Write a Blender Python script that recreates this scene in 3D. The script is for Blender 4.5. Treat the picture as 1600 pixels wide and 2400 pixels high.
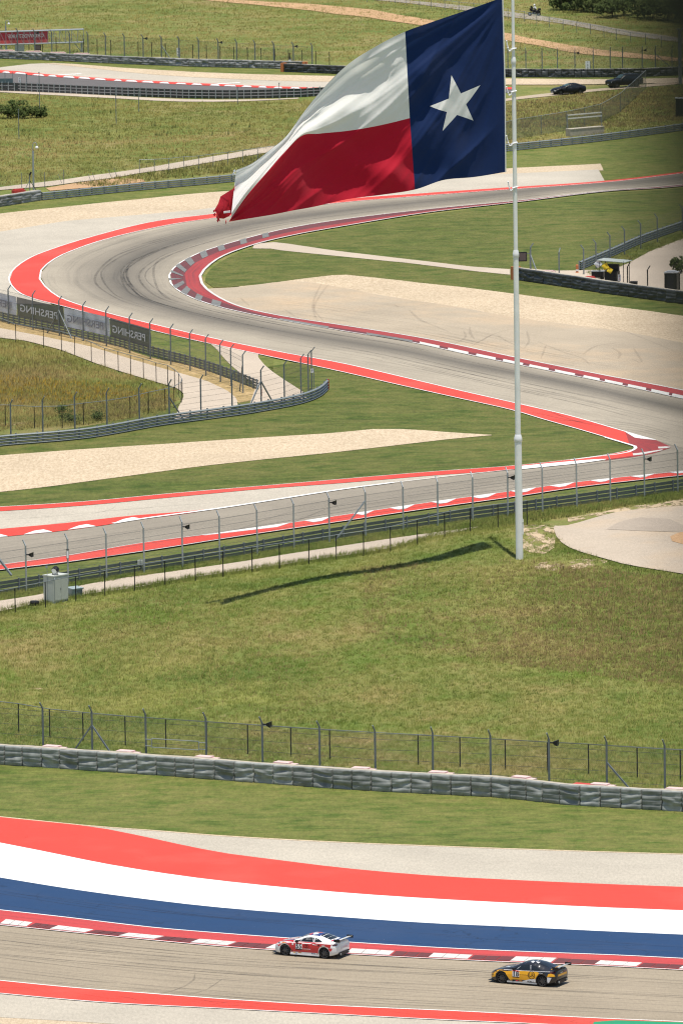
import bpy, bmesh, math, random
import numpy as np
from mathutils import Vector, Matrix
random.seed(7); rng = np.random.default_rng(7)
S = bpy.context.scene
for o in list(bpy.data.objects): bpy.data.objects.remove(o, do_unlink=True)
COL = S.collection
# ------------------------------------------------------------------ camera
FPX, CX, CY = 17000.0, 800.0, 1200.0          # focal length and centre, in units of the 1600x2400 photograph
PITCH, ROLL, CAMH = math.radians(7.31), math.radians(0.87), 80.0
fw = np.array([0, math.cos(PITCH), -math.sin(PITCH)])
r0 = np.array([1.0, 0, 0]); u0 = np.array([0, math.sin(PITCH), math.cos(PITCH)])
RT = r0*math.cos(ROLL) - u0*math.sin(ROLL)
UP = u0*math.cos(ROLL) + r0*math.sin(ROLL)
cd = bpy.data.cameras.new('camera'); cam = bpy.data.objects.new('camera', cd); COL.objects.link(cam)
cd.sensor_fit = 'HORIZONTAL'; cd.sensor_width = 24.0; cd.lens = FPX/1600*24.0
cd.clip_start = 0.5; cd.clip_end = 20000
cd.dof.use_dof = True; cd.dof.focus_distance = 480.0; cd.dof.aperture_fstop = 3.0
M = Matrix.Identity(4)
for i in range(3):
    M[i][0] = RT[i]; M[i][1] = UP[i]; M[i][2] = -fw[i]
M[2][3] = CAMH
cam.matrix_world = M
S.camera = cam
# ------------------------------------------------------------------ sky, sun, exposure
SUN_EL, SUN_AZ = math.radians(80.5), math.radians(165)   # azimuth clockwise from +Y (the view direction)
sd = np.array([math.sin(SUN_AZ)*math.cos(SUN_EL), math.cos(SUN_AZ)*math.cos(SUN_EL), math.sin(SUN_EL)])
w = bpy.data.worlds.new('World'); S.world = w; w.use_nodes = True
nt = w.node_tree; bg = nt.nodes['Background']
sky = nt.nodes.new('ShaderNodeTexSky'); sky.sky_type = 'NISHITA'; sky.sun_disc = False
sky.sun_elevation = SUN_EL; sky.sun_rotation = SUN_AZ
nt.links.new(sky.outputs[0], bg.inputs[0]); bg.inputs[1].default_value = 0.1
sl = bpy.data.lights.new('sun', 'SUN'); sl.energy = 4.0; sl.angle = math.radians(0.53); sl.color = (1.0, 0.945, 0.845)
so = bpy.data.objects.new('sun', sl); COL.objects.link(so)
so.rotation_euler = Vector((-sd[0], -sd[1], -sd[2])).to_track_quat('-Z', 'Y').to_euler()
so.location = (0, 400, 300)
S.view_settings.view_transform = 'Standard'; S.view_settings.look = 'None'
S.view_settings.exposure = 0.38; S.view_settings.gamma = 1.0
S.render.engine = 'CYCLES'
S.cycles.filter_width = 1.15
# ------------------------------------------------------------------ terrain
def sm(t):
    t = np.clip(t, 0, 1); return t*t*(3-2*t)
def terr0(X, Y):
    X = np.asarray(X, float); Y = np.asarray(Y, float)
    Xc = np.clip(X, -90, 90)
    foot = 491 - 0.52*Xc*np.exp(-(Xc/60)**2); crest = 553 + 0.35*Xc*np.exp(-(Xc/60)**2)
    top = 4.8 + 0.07*Xc*np.exp(-(Xc/60)**2)*(1-sm((Y-580)/70))
    z = top*sm((Y-foot)/(crest-foot))
    d = np.clip(Y-575, 0, None); dd = np.where(d > 900, 900+(d-900)*0.2, d)
    return z + 0.0105*(np.sqrt(dd*dd+400)-20)
def raydir(px, py):
    px = np.asarray(px, float)[..., None]; py = np.asarray(py, float)[..., None]
    return fw + (px-CX)/FPX*RT - (py-CY)/FPX*UP
def unproj(px, py, tf):
    d = raydir(px, py); d = np.atleast_2d(d)
    n = len(d); lo = np.full(n, 300.0); hi = np.full(n, 300.0); done = np.zeros(n, bool)
    ts = np.arange(300, 2600, 2.0)
    for t in ts:
        p = d*t
        below = (p[:, 2]+CAMH) < tf(p[:, 0], p[:, 1])
        new = below & ~done
        hi[new] = t; lo[new] = t-2.0; done |= new
        if done.all(): break
    hi[~done] = 2600; lo[~done] = 2600
    for _ in range(22):
        mid = (lo+hi)/2; p = d*mid[:, None]
        b = (p[:, 2]+CAMH) < tf(p[:, 0], p[:, 1])
        hi = np.where(b, mid, hi); lo = np.where(b, lo, mid)
    p = d*hi[:, None]
    return p[:, :2]
RA, RB = unproj([930, 1345], [1303, 1246], terr0)
def terr(X, Y):
    X = np.asarray(X, float); Y = np.asarray(Y, float)
    ab = RB-RA; L2 = ab@ab
    t = ((X-RA[0])*ab[0]+(Y-RA[1])*ab[1])/L2
    tc = np.clip(t, 0, 1.3)
    d2 = (X-RA[0]-tc*ab[0])**2+(Y-RA[1]-tc*ab[1])**2
    return terr0(X, Y) + 0.75*np.exp(-d2/26.0)*sm(t/0.45)*(1-sm((t-0.8)/0.3))
def PXY(pts):
    a = np.array(pts, float).reshape(-1, 2); return unproj(a[:, 0], a[:, 1], terr0)
def P(px, py, off=0.0):
    q = PXY([(px, py)])[0]; return np.array([q[0], q[1], float(terr(q[0], q[1]))+off])
def PS(pts, off=0.0):
    q = PXY(pts); return np.column_stack([q, terr(q[:, 0], q[:, 1])+off])
def onplane(px, py, p0, nrm):
    d = raydir(px, py); o = np.array([0, 0, CAMH])
    t = ((p0-o)@nrm)/(d@nrm); return o + d*np.asarray(t)[..., None]
# ------------------------------------------------------------------ mesh helpers
class MB:
    def __init__(s): s.v = []; s.f = []; s.m = []; s.n = 0
    def add(s, v, f, m=0):
        v = np.asarray(v, float).reshape(-1, 3); s.v.append(v)
        for q in f: s.f.append(tuple(int(i)+s.n for i in q)); s.m.append(m)
        s.n += len(v); return s
    def box(s, c, d, m=0, R=None):
        x, y, z = np.array(d, float)/2
        v = np.array([[i, j, k] for i in (-x, x) for j in (-y, y) for k in (-z, z)])
        if R is not None: v = v@np.array(R).T
        return s.add(v+np.array(c, float), [(0,1,3,2),(4,6,7,5),(0,4,5,1),(2,3,7,6),(0,2,6,4),(1,5,7,3)], m)
    def bar(s, a, b, w, h=None, m=0, up=(0,0,1)):
        a = np.array(a, float); b = np.array(b, float); h = w if h is None else h
        d = b-a; L = np.linalg.norm(d); d = d/L; up = np.array(up, float)
        if abs(d@up) > .95: up = np.array([1.0, 0, 0])
        sx = np.cross(d, up); sx /= np.linalg.norm(sx); sy = np.cross(sx, d)
        R = np.column_stack([d, sx, sy]); return s.box((a+b)/2, (L, w, h), m, R)
    def tube(s, pts, r, n=6, m=0, cap=True):
        pts = np.array(pts, float); k = len(pts); rr = np.broadcast_to(np.array(r, float), (k,))
        T = np.gradient(pts, axis=0); T /= np.linalg.norm(T, axis=1)[:, None]+1e-12
        v = []
        up = np.array([0, 0, 1.0])
        if abs(T[0]@up) > .9: up = np.array([1.0, 0, 0])
        for i in range(k):
            a = np.cross(T[i], up); a /= np.linalg.norm(a); b = np.cross(a, T[i]); up = b
            for j in range(n):
                t = 2*math.pi*j/n; v.append(pts[i]+rr[i]*(a*math.cos(t)+b*math.sin(t)))
        f = [(i*n+j, i*n+(j+1)%n, (i+1)*n+(j+1)%n, (i+1)*n+j) for i in range(k-1) for j in range(n)]
        if cap: f += [tuple(range(n))[::-1], tuple(range((k-1)*n, k*n))]
        return s.add(v, f, m)
    def lathe(s, prof, n=16, c=(0,0,0), axis='z', m=0):
        v = []
        for r, z in prof:
            for j in range(n):
                t = 2*math.pi*j/n; x, y = r*math.cos(t), r*math.sin(t)
                v.append((x, y, z) if axis == 'z' else ((x, z, y) if axis == 'y' else (z, x, y)))
        k = len(prof)
        f = [(i*n+j, i*n+(j+1)%n, (i+1)*n+(j+1)%n, (i+1)*n+j) for i in range(k-1) for j in range(n)]
        return s.add(np.array(v)+np.array(c, float), f, m)
    def grid(s, V, m=0, close=False):
        V = np.asarray(V, float); a, b = V.shape[:2]
        f = [(i*b+j, i*b+j+1, (i+1)*b+j+1, (i+1)*b+j) for i in range(a-1) for j in range(b-1)]
        return s.add(V.reshape(-1, 3), f, m)
    def mesh(s, name, mats, smooth=False, org=(0,0,0)):
        me = bpy.data.meshes.new(name)
        v = (np.vstack(s.v)-np.array(org)) if s.v else np.zeros((0, 3))
        me.from_pydata(v.tolist(), [], s.f); 
        for mt in (mats if isinstance(mats, (list, tuple)) else [mats]): me.materials.append(mt)
        me.polygons.foreach_set('material_index', s.m)
        if smooth: me.polygons.foreach_set('use_smooth', [True]*len(s.f))
        me.update(); return me
def link(name, data, parent=None, loc=None, rz=None):
    o = bpy.data.objects.new(name, data); COL.objects.link(o)
    if parent is not None: o.parent = parent
    if loc is not None: o.location = loc
    if rz is not None: o.rotation_euler = (0, 0, rz)
    return o
def tag(o, label, cat=None, group=None, kind=None):
    if label: o['label'] = label
    if cat: o['category'] = cat
    if group: o['group'] = group
    if kind: o['kind'] = kind
    return o
def root(name, loc, label, cat, group=None, rz=0):
    o = link(name, None, None, tuple(float(x) for x in loc), rz); o.empty_display_size = .3
    return tag(o, label, cat, group)
def part(name, mb, mats, parent=None, smooth=False, world=True):
    org = (0, 0, 0)
    if parent is not None and world:
        p = parent
        while p.parent is not None: p = p.parent
        org = tuple(p.location)
    return link(name, mb.mesh(name, mats, smooth, org), parent)
def dup(o, parent, loc=None, rz=None):
    c = o.copy(); COL.objects.link(c); c.parent = parent
    if loc is not None: c.location = loc
    if rz is not None: c.rotation_euler = (0, 0, rz)
    return c
# ------------------------------------------------------------------ materials
def N(t, k): return t.nodes.new('ShaderNode'+k)
def newmat(name):
    m = bpy.data.materials.new(name); m.use_nodes = True; t = m.node_tree
    return m, t, t.nodes['Principled BSDF']
def flat(name, col, rough=.6, metal=0.0, spec=.3, var=.12, scale=6.0, coat=0):
    m, t, b = newmat(name)
    b.inputs['Roughness'].default_value = rough; b.inputs['Metallic'].default_value = metal
    b.inputs['Specular IOR Level'].default_value = spec
    if coat: b.inputs['Coat Weight'].default_value = coat; b.inputs['Coat Roughness'].default_value = .05
    if var > 0:
        g = N(t, 'NewGeometry'); n = N(t, 'TexNoise'); n.inputs['Scale'].default_value = scale; n.inputs['Detail'].default_value = 4
        t.links.new(g.outputs['Position'], n.inputs['Vector'])
        r = N(t, 'ValToRGB'); r.color_ramp.elements[0].position = .3; r.color_ramp.elements[1].position = .7
        r.color_ramp.elements[0].color = tuple(c*(1-var) for c in col)+(1,); r.color_ramp.elements[1].color = tuple(min(1, c*(1+var)) for c in col)+(1,)
        t.links.new(n.outputs['Fac'], r.inputs['Fac']); t.links.new(r.outputs[0], b.inputs['Base Color'])
    else: b.inputs['Base Color'].default_value = tuple(col)+(1,)
    return m
def noise(t, vec, scale, detail=4, rough=.55):
    n = N(t, 'TexNoise'); n.inputs['Scale'].default_value = scale; n.inputs['Detail'].default_value = detail
    n.inputs['Roughness'].default_value = rough
    t.links.new(vec, n.inputs['Vector']); return n.outputs['Fac']
def ramp(t, fac, stops):
    r = N(t, 'ValToRGB'); e = r.color_ramp.elements
    while len(e) < len(stops): e.new(.5)
    for i, (p, c) in enumerate(stops):
        e[i].position = p; e[i].color = (c if len(c) == 4 else tuple(c)+(1,)) if hasattr(c, '__len__') else (c, c, c, 1)
    t.links.new(fac, r.inputs['Fac']); return r.outputs[0]
def mix(t, fac, a, b, mode='MIX'):
    n = N(t, 'MixRGB'); n.blend_type = mode
    for k, x in ((0, fac), (1, a), (2, b)):
        if hasattr(x, 'is_linked') or hasattr(x, 'links'): t.links.new(x, n.inputs[k])
        elif k == 0: n.inputs[0].default_value = x
        else: n.inputs[k].default_value = tuple(x)+(1,) if len(x) == 3 else x
    return n.outputs[0]
def mapping(t, vec, scale, rot=0.0):
    m = N(t, 'Mapping'); m.inputs['Scale'].default_value = scale; m.inputs['Rotation'].default_value = (0, 0, rot)
    t.links.new(vec, m.inputs['Vector']); return m.outputs[0]
def bump(t, b, fac, strength, dist):
    n = N(t, 'Bump'); n.inputs['Strength'].default_value = strength; n.inputs['Distance'].default_value = dist
    t.links.new(fac, n.inputs['Height']); t.links.new(n.outputs[0], b.inputs['Normal'])
def grassmat(name, cols, s1=.05, s2=.5, soil=None, soil_thr=.62, soil_s=.16, blade=False, streak=None, flower=0):
    """cols = dark green, green, pale, dry"""
    m, t, b = newmat(name)
    pos = N(t, 'NewGeometry').outputs['Position']
    flatp = mapping(t, pos, (1, 1, 0))
    a = ramp(t, noise(t, flatp, s1, 6, .65), [(.40, 0.0), (.60, 1.0)])
    c = ramp(t, noise(t, flatp, s2, 6, .7), [(.38, 0.0), (.62, 1.0)])
    base = mix(t, c, mix(t, a, cols[0], cols[1]), mix(t, a, cols[2], cols[3]))
    if streak:
        st = ramp(t, noise(t, mapping(t, pos, streak[0], streak[1]), 1.0, 3), [(.35, 0.0), (.65, 1.0)])
        base = mix(t, st, base, mix(t, .6, base, cols[3]))
        st2 = ramp(t, noise(t, mapping(t, pos, (streak[0][0]*2.5, streak[0][1]*2.5, 1), streak[1]), 1.0, 4, .7), [(.35, .75), (.7, 1.15)])
        base = mix(t, .6, base, st2, 'MULTIPLY')
    fine = noise(t, pos, 9.0, 5, .8) if blade else noise(t, mapping(t, pos, (3.2, .75, 0)), 1.0, 6, .85)
    base = mix(t, .22 if blade else .5, base, ramp(t, fine, [(.25, .3 if not blade else .4), (.75, 1.75 if not blade else 1.35)]), 'MULTIPLY')
    if soil is not None:
        sf = ramp(t, noise(t, flatp, soil_s, 6, .7), [(soil_thr, 0.0), (soil_thr+.05, 1.0)])
        base = mix(t, sf, base, soil)
    t.links.new(base, b.inputs['Base Color'])
    b.inputs['Roughness'].default_value = .85; b.inputs['Specular IOR Level'].default_value = .15
    if not blade: bump(t, b, fine, .6, .12)
    else:
        vm = N(t, 'VectorMath'); vm.operation = 'SCALE'; vm.inputs[3].default_value = .28; t.links.new(t.nodes['Geometry'].outputs['Normal'], vm.inputs[0])
        va = N(t, 'VectorMath'); va.operation = 'ADD'; va.inputs[1].default_value = (0, 0, .8); t.links.new(vm.outputs[0], va.inputs[0])
        vn = N(t, 'VectorMath'); vn.operation = 'NORMALIZE'; t.links.new(va.outputs[0], vn.inputs[0]); t.links.new(vn.outputs[0], b.inputs['Normal'])
        tr = N(t, 'BsdfTranslucent'); t.links.new(base, tr.inputs['Color'])
        mx = N(t, 'MixShader'); mx.inputs[0].default_value = .35
        t.links.new(b.outputs[0], mx.inputs[1]); t.links.new(tr.outputs[0], mx.inputs[2])
        t.links.new(mx.outputs[0], t.nodes['Material Output'].inputs['Surface'])
    return m
def asphalt(name, col, streak=0.0, dust=None, fine=.25, uvs=(.012, 1.1), rubber=(.06,.056,.05), band=None):
    m, t, b = newmat(name)
    pos = N(t, 'NewGeometry').outputs['Position']; uv = N(t, 'UVMap').outputs['UV']
    base = mix(t, ramp(t, noise(t, pos, .11, 5, .6), [(.3, 0.0), (.7, 1.0)]), tuple(c*.9 for c in col), tuple(c*1.1 for c in col))
    if dust: base = mix(t, ramp(t, noise(t, pos, .07, 5, .65), [(.45, 0.0), (.7, .8)]), base, dust)
    if streak > 0:
        s = ramp(t, noise(t, mapping(t, uv, (uvs[0], uvs[1], 1)), 1.0, 6, .75), [(.48, 0.0), (.78, 1.0)])
        s2 = ramp(t, noise(t, mapping(t, uv, (uvs[0]*.6, uvs[1]*.22, 1)), 1.0, 2), [(.35, 0.15), (.65, 1.0)])
        base = mix(t, mix(t, 1.0, mix(t, 1.0, s, s2, 'MULTIPLY'), (streak,)*3, 'MULTIPLY'), base, rubber)
    if band:   # a broad rubbered racing line at v = band[0], width band[1]
        sp = N(t, 'SeparateXYZ'); t.links.new(uv, sp.inputs[0])
        mr = N(t, 'MapRange'); mr.inputs[1].default_value = band[0]-band[1]; mr.inputs[2].default_value = band[0]
        mr2 = N(t, 'MapRange'); mr2.inputs[1].default_value = band[0]+band[1]; mr2.inputs[2].default_value = band[0]
        t.links.new(sp.outputs[1], mr.inputs[0]); t.links.new(sp.outputs[1], mr2.inputs[0])
        mu = N(t, 'Math'); mu.operation = 'MULTIPLY'; t.links.new(mr.outputs[0], mu.inputs[0]); t.links.new(mr2.outputs[0], mu.inputs[1])
        mu2 = N(t, 'Math'); mu2.operation = 'MULTIPLY'; t.links.new(mu.outputs[0], mu2.inputs[0]); mu2.inputs[1].default_value = band[2]
        base = mix(t, mu2.outputs[0], base, rubber)
    f = noise(t, mapping(t, pos, (6.0, 1.5, 1)), 1.0, 6, .85)
    base = mix(t, fine*1.3, base, ramp(t, f, [(.2, .3), (.8, 1.65)]), 'MULTIPLY')
    t.links.new(base, b.inputs['Base Color']); b.inputs['Roughness'].default_value = .85; b.inputs['Specular IOR Level'].default_value = .2
    return m
def gravelmat(name, c1, c2):
    m, t, b = newmat(name); pos = N(t, 'NewGeometry').outputs['Position']
    v = N(t, 'TexVoronoi'); v.inputs['Scale'].default_value = 3.2; t.links.new(pos, v.inputs['Vector'])
    n1 = noise(t, mapping(t, pos, (4.0, 1.1, 1)), 1.0, 5, .85)
    base = mix(t, ramp(t, n1, [(.35, 0.0), (.65, 1.0)]), c1, c2)
    base = mix(t, .35, base, ramp(t, noise(t, pos, .12, 4), [(.3, .75), (.7, 1.15)]), 'MULTIPLY')
    t.links.new(base, b.inputs['Base Color']); b.inputs['Roughness'].default_value = .95; b.inputs['Specular IOR Level'].default_value = .1
    bump(t, b, v.outputs['Distance'], .8, .12)
    return m
def paint(name, col, wear=.15, wearcol=(.2,.18,.16), rough=.6, streak=.0, crack=0):
    m, t, b = newmat(name); pos = N(t, 'NewGeometry').outputs['Position']; uv = N(t, 'UVMap').outputs['UV']
    base = mix(t, ramp(t, noise(t, pos, .25, 5, .7), [(.3, 0.0), (.7, 1.0)]), tuple(c*.93 for c in col), col)
    if wear > 0:
        wf = ramp(t, noise(t, pos, 1.7, 8, .8), [(.66-wear*.3, 0.0), (.75, min(1, wear*3))])
        base = mix(t, wf, base, wearcol)
    if streak > 0:
        s = ramp(t, noise(t, mapping(t, uv, (.03, 1.6, 1)), 1.0, 5, .75), [(.45, 0.0), (.75, streak)])
        base = mix(t, s, base, (.05, .035, .035))
    gr_ = noise(t, mapping(t, pos, (6.0, 1.5, 1)), 1.0, 6, .85); base = mix(t, .16, base, ramp(t, gr_, [(.2, .3), (.8, 1.6)]), 'MULTIPLY')
    dust_ = ramp(t, noise(t, pos, .09, 4, .6), [(.5, 0.0), (.75, .12 if max(col) > .4 else .035)]); base = mix(t, dust_, base, (.45,.38,.3))
    if crack > 0:      # hairline cracks, scuffs and pale specks in the paint film
        wp = N(t, 'VectorMath'); wp.operation = 'ADD'; nv = N(t, 'TexNoise'); nv.inputs['Scale'].default_value = .6; nv.inputs['Detail'].default_value = 4; t.links.new(pos, nv.inputs['Vector'])
        sc_ = N(t, 'VectorMath'); sc_.operation = 'SCALE'; sc_.inputs[3].default_value = 2.2; t.links.new(nv.outputs['Color'], sc_.inputs[0]); t.links.new(pos, wp.inputs[0]); t.links.new(sc_.outputs[0], wp.inputs[1])
        vo = N(t, 'TexVoronoi'); vo.feature = 'DISTANCE_TO_EDGE'; vo.inputs['Scale'].default_value = .22; t.links.new(wp.outputs[0], vo.inputs['Vector'])
        gate = ramp(t, noise(t, pos, .18, 3), [(.45, 0.0), (.6, crack)])
        ln = ramp(t, vo.outputs['Distance'], [(.0, 1.0), (.012, 0.0)])
        base = mix(t, mix(t, 1.0, ln, gate, 'MULTIPLY'), base, tuple(c*.35 for c in col))
        sk = ramp(t, noise(t, mapping(t, uv, (.05, 1.3, 1)), 1.0, 5, .8), [(.52, 0.0), (.72, .22*crack+.05)]); base = mix(t, sk, base, (.10,.09,.085))
        sp_ = ramp(t, noise(t, pos, 6.0, 2), [(.74, 0.0), (.78, .35*crack)]); base = mix(t, sp_, base, (.55,.55,.55))
    t.links.new(base, b.inputs['Base Color']); b.inputs['Roughness'].default_value = rough; b.inputs['Specular IOR Level'].default_value = .25
    return m
G_ROUGH = [(.065,.085,.022), (.105,.13,.035), (.17,.165,.06), (.225,.19,.085)]
G_MOWN = [(.057,.094,.015), (.083,.13,.02), (.127,.165,.032), (.185,.176,.052)]
MAT = dict(
 ground=grassmat('rough grass ground', [(.09,.13,.026),(.13,.175,.034),(.20,.205,.055),(.25,.195,.08)], s1=.035, s2=.12, soil=(.36,.26,.16), soil_thr=.66),
 blades=grassmat('rough grass blades', [(.11,.165,.03),(.175,.24,.042),(.25,.28,.066),(.29,.245,.085)], blade=True, s1=.035, s2=.12),
 weeds=grassmat('green weed blades', [(.09,.15,.03),(.13,.2,.04),(.2,.24,.06),(.3,.27,.1)], blade=True),
 farblades=grassmat('dry field blades', [(.165,.195,.05),(.245,.245,.064),(.33,.285,.088),(.39,.285,.12)], blade=True, s1=.02, s2=.09),
 brown=grassmat('brown seed head blades', [(.17,.15,.06),(.22,.17,.075),(.27,.19,.09),(.31,.22,.11)], blade=True),
 mown=grassmat('mown grass', G_MOWN, s1=.06, s2=.5, streak=((.3, .7, 1), .3)),
 mown2=grassmat('mown grass striped', [tuple(c*.80 for c in q) for q in G_MOWN], s1=.05, s2=.4, streak=((.25, .6, 1), -.3)),
 stub=grassmat('mown stubble', G_MOWN, s1=.04, s2=.35, blade=True),
 straw=grassmat('straw verge', [(.22,.17,.07),(.32,.23,.1),(.4,.28,.13),(.46,.33,.17)], s1=.3, s2=1.5),
 gravel=gravelmat('pale gravel', (.40,.31,.205), (.62,.505,.36)),
 dirt=gravelmat('orange dirt', (.40,.25,.135), (.52,.335,.19)),
 track=asphalt('track asphalt', (.315,.262,.19), .75, uvs=(.02, 2.2)),
 track2=asphalt('hairpin asphalt', (.35,.305,.235), .7, uvs=(.02, 1.0), band=(7.5, 8.0, .72)),
 track3=asphalt('lower straight asphalt', (.27,.237,.187), .65, uvs=(.02, .9)),
 track4=asphalt('far track asphalt', (.13,.12,.115), .3),
 runoff=asphalt('bleached runoff asphalt', (.44,.395,.32), .12, fine=.35),
 runoff2=asphalt('sandy runoff asphalt', (.38,.315,.23), .3, dust=(.52,.38,.24)),
 concrete=asphalt('service road concrete', (.46,.385,.3), .1, fine=.2),
 pad=asphalt('pad surface', (.42,.35,.27), .1, dust=(.5,.37,.24)),
 red=paint('coral red paint', (.66,.060,.036), .10, (.5,.11,.09), crack=.35),
 redk=paint('worn red kerb paint', (.52,.06,.055), .3, (.2,.06,.05), streak=.55),
 redd=paint('rubbered dark red kerb paint', (.36,.045,.04), .3, (.12,.04,.04), streak=.7),
 redx=paint('block dark red paint', (.16,.04,.038), .5, (.09,.06,.055), streak=.8),
 white=paint('white paint', (.80,.79,.76), .08, (.62,.58,.52), crack=.3),
 whiteg=paint('rubbered grey white kerb paint', (.2,.2,.185), .6, (.12,.11,.1), streak=.6),
 whitek=paint('worn white kerb paint', (.66,.65,.6), .35, (.3,.28,.25), streak=.35),
 blue=paint('blue paint', (.015,.048,.125), .16, (.05,.085,.16), crack=.8),
 green=paint('green paint', (.02,.28,.13), .05),
 darkrail=flat('dark painted rail', (.05,.06,.065), .5, .1, .4),
 galv=flat('galvanised steel', (.36,.39,.4), .45, .55, .5),
 galvd=flat('weathered galvanised post', (.2,.225,.235), .55, .4, .4),
 rail=flat('guardrail steel', (.20,.225,.225), .5, .15, .4),
 black=flat('black coated steel', (.018,.019,.021), .5, .2),
 wire=flat('fence wire', (.16,.17,.17), .5, .6, .4, var=0),
 wireb=flat('black fence wire', (.05,.05,.05), .5, .3, .4, var=0),
 belt=flat('grey conveyor belt rubber', (.17,.19,.175), .55, 0, .4, var=.22, scale=2.5),
 beltd=flat('dark conveyor belt rubber', (.055,.06,.062), .5, 0, .45, var=.3, scale=2.0),
 beltf=flat('dusty belt rubber', (.17,.175,.175), .6, 0, .4, var=.3, scale=1.5),
 dusty=flat('dusty barrier top', (.4,.36,.29), .9, 0, .1, var=.2, scale=2),
 pink=flat('pale pink concrete', (.62,.45,.42), .85, 0, .2),
 redslab=flat('red painted slab', (.5,.06,.05), .7),
 orange=flat('orange rubber', (.5,.17,.06), .6),
 cab=flat('grey green cabinet', (.5,.52,.46), .5, 0, .4, var=.08),
 cab2=flat('small grey cabinet', (.3,.36,.36), .5, 0, .4, var=.1),
 polew=flat('white pole paint', (.82,.82,.79), .35, 0, .5, var=.05, scale=1.0),
 blackp=flat('black plastic', (.012,.012,.014), .45),
 tyre=flat('tyre rubber', (.016,.016,.017), .8, 0, .3),
 rim=flat('gunmetal rim', (.09,.09,.095), .35, .7, .5),
 whitep=flat('white gloss', (.8,.8,.8), .3, 0, .5, var=0, coat=.5),
 screen=flat('screen face', (.12,.09,.085), .4),
 leaf=grassmat('shrub leaves', [(.06,.095,.028),(.085,.125,.036),(.11,.15,.045),(.14,.17,.06)], blade=True, s1=.3, s2=1.4),
 bark=flat('bark', (.1,.075,.05), .9),
 skin=flat('skin', (.5,.3,.2), .6), cloth=flat('white cloth', (.72,.72,.74), .8), dark=flat('dark cloth', (.02,.02,.024), .8),
 yellow=flat('yellow flag cloth', (.6,.42,.02), .7), silver=flat('silver board', (.55,.56,.57), .4, .2),
)
def glass(name='dark car glass'):
    m, t, b = newmat(name); b.inputs['Base Color'].default_value = (.012, .016, .018, 1); b.inputs['Roughness'].default_value = .06
    b.inputs['Specular IOR Level'].default_value = .6; return m
MAT['glass'] = glass()
# ------------------------------------------------------------------ sheets traced on the terrain
def cr(pts, n):
    """Catmull-Rom through pts, n samples by chord length"""
    p = np.array(pts, float)
    if len(p) == 2: return np.linspace(p[0], p[1], n)
    d = np.r_[0, np.cumsum(np.linalg.norm(np.diff(p, axis=0), axis=1)**.5)]
    q = np.vstack([2*p[0]-p[1], p, 2*p[-1]-p[-2]]); td = np.r_[-(d[1]), d, 2*d[-1]-d[-2]]
    out = []
    for i in range(len(p)-1):
        t0, t1, t2, t3 = td[i:i+4]; P0, P1, P2, P3 = q[i:i+4]
        k = 12
        t = np.linspace(t1, t2, k, endpoint=(i == len(p)-2))[:, None]
        A1 = (t1-t)/(t1-t0)*P0+(t-t0)/(t1-t0)*P1; A2 = (t2-t)/(t2-t1)*P1+(t-t1)/(t2-t1)*P2; A3 = (t3-t)/(t3-t2)*P2+(t-t2)/(t3-t2)*P3
        B1 = (t2-t)/(t2-t0)*A1+(t-t0)/(t2-t0)*A2; B2 = (t3-t)/(t3-t1)*A2+(t-t1)/(t3-t1)*A3
        out.append((t2-t)/(t2-t1)*B1+(t-t1)/(t2-t1)*B2)
    c = np.vstack(out); L = np.r_[0, np.cumsum(np.linalg.norm(np.diff(c, axis=0), axis=1))]
    s = np.linspace(0, L[-1], n)
    return np.column_stack([np.interp(s, L, c[:, k]) for k in range(c.shape[1])])
XL, XR = -320, 1920
def ext(p, l=True, r=True):
    """continue an x-monotonic edge beyond the frame"""
    p = [tuple(map(float, q)) for q in p]
    if l:
        (a, b), (c, d) = p[0], p[1]; m = (d-b)/(c-a); p = [(XL, b+m*(XL-a))]+p
    if r:
        (a, b), (c, d) = p[-2], p[-1]; m = (d-b)/(c-a); p = p+[(XR, d+m*(XR-c))]
    return p
def rsamp(w, n):
    L = np.r_[0, np.cumsum(np.linalg.norm(np.diff(w, axis=0), axis=1))]; s = np.linspace(0, L[-1], n)
    return np.column_stack([np.interp(s, L, w[:, k]) for k in range(w.shape[1])])
def strip_xy(A, B, step=2.5, curve=True):
    a = PXY(cr(A, 90) if curve else A); b = PXY(cr(B, 90) if curve else B)
    La = np.linalg.norm(np.diff(a, axis=0), axis=1).sum(); Lb = np.linalg.norm(np.diff(b, axis=0), axis=1).sum()
    n = int(np.clip(max(La, Lb)/step, 8, 400))
    a = rsamp(a, n+1); b = rsamp(b, n+1)
    k = int(np.clip(np.linalg.norm(a-b, axis=1).max()/step, 1, 60))
    t = np.linspace(0, 1, k+1)[None, :, None]
    return a[:, None]*(1-t)+b[:, None]*t, a, b
def rag(xy, amp):
    """uneven natural edge: shift the two long borders"""
    n = xy.shape[0]
    for side in (0, -1):
        k = np.convolve(rng.normal(size=n+6), np.ones(3)/3, 'same')[3:-3]
        d = xy[:, side]-xy[:, 1 if side == 0 else -2]; d = d/(np.linalg.norm(d, axis=1)[:, None]+1e-9)
        xy[:, side] += d*(k*amp)[:, None]
    return xy
def uvset(me, uv):
    l = me.uv_layers.new(name='UVMap'); idx = np.zeros(len(me.loops), int); me.loops.foreach_get('vertex_index', idx)
    l.data.foreach_set('uv', uv[idx].ravel())
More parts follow.
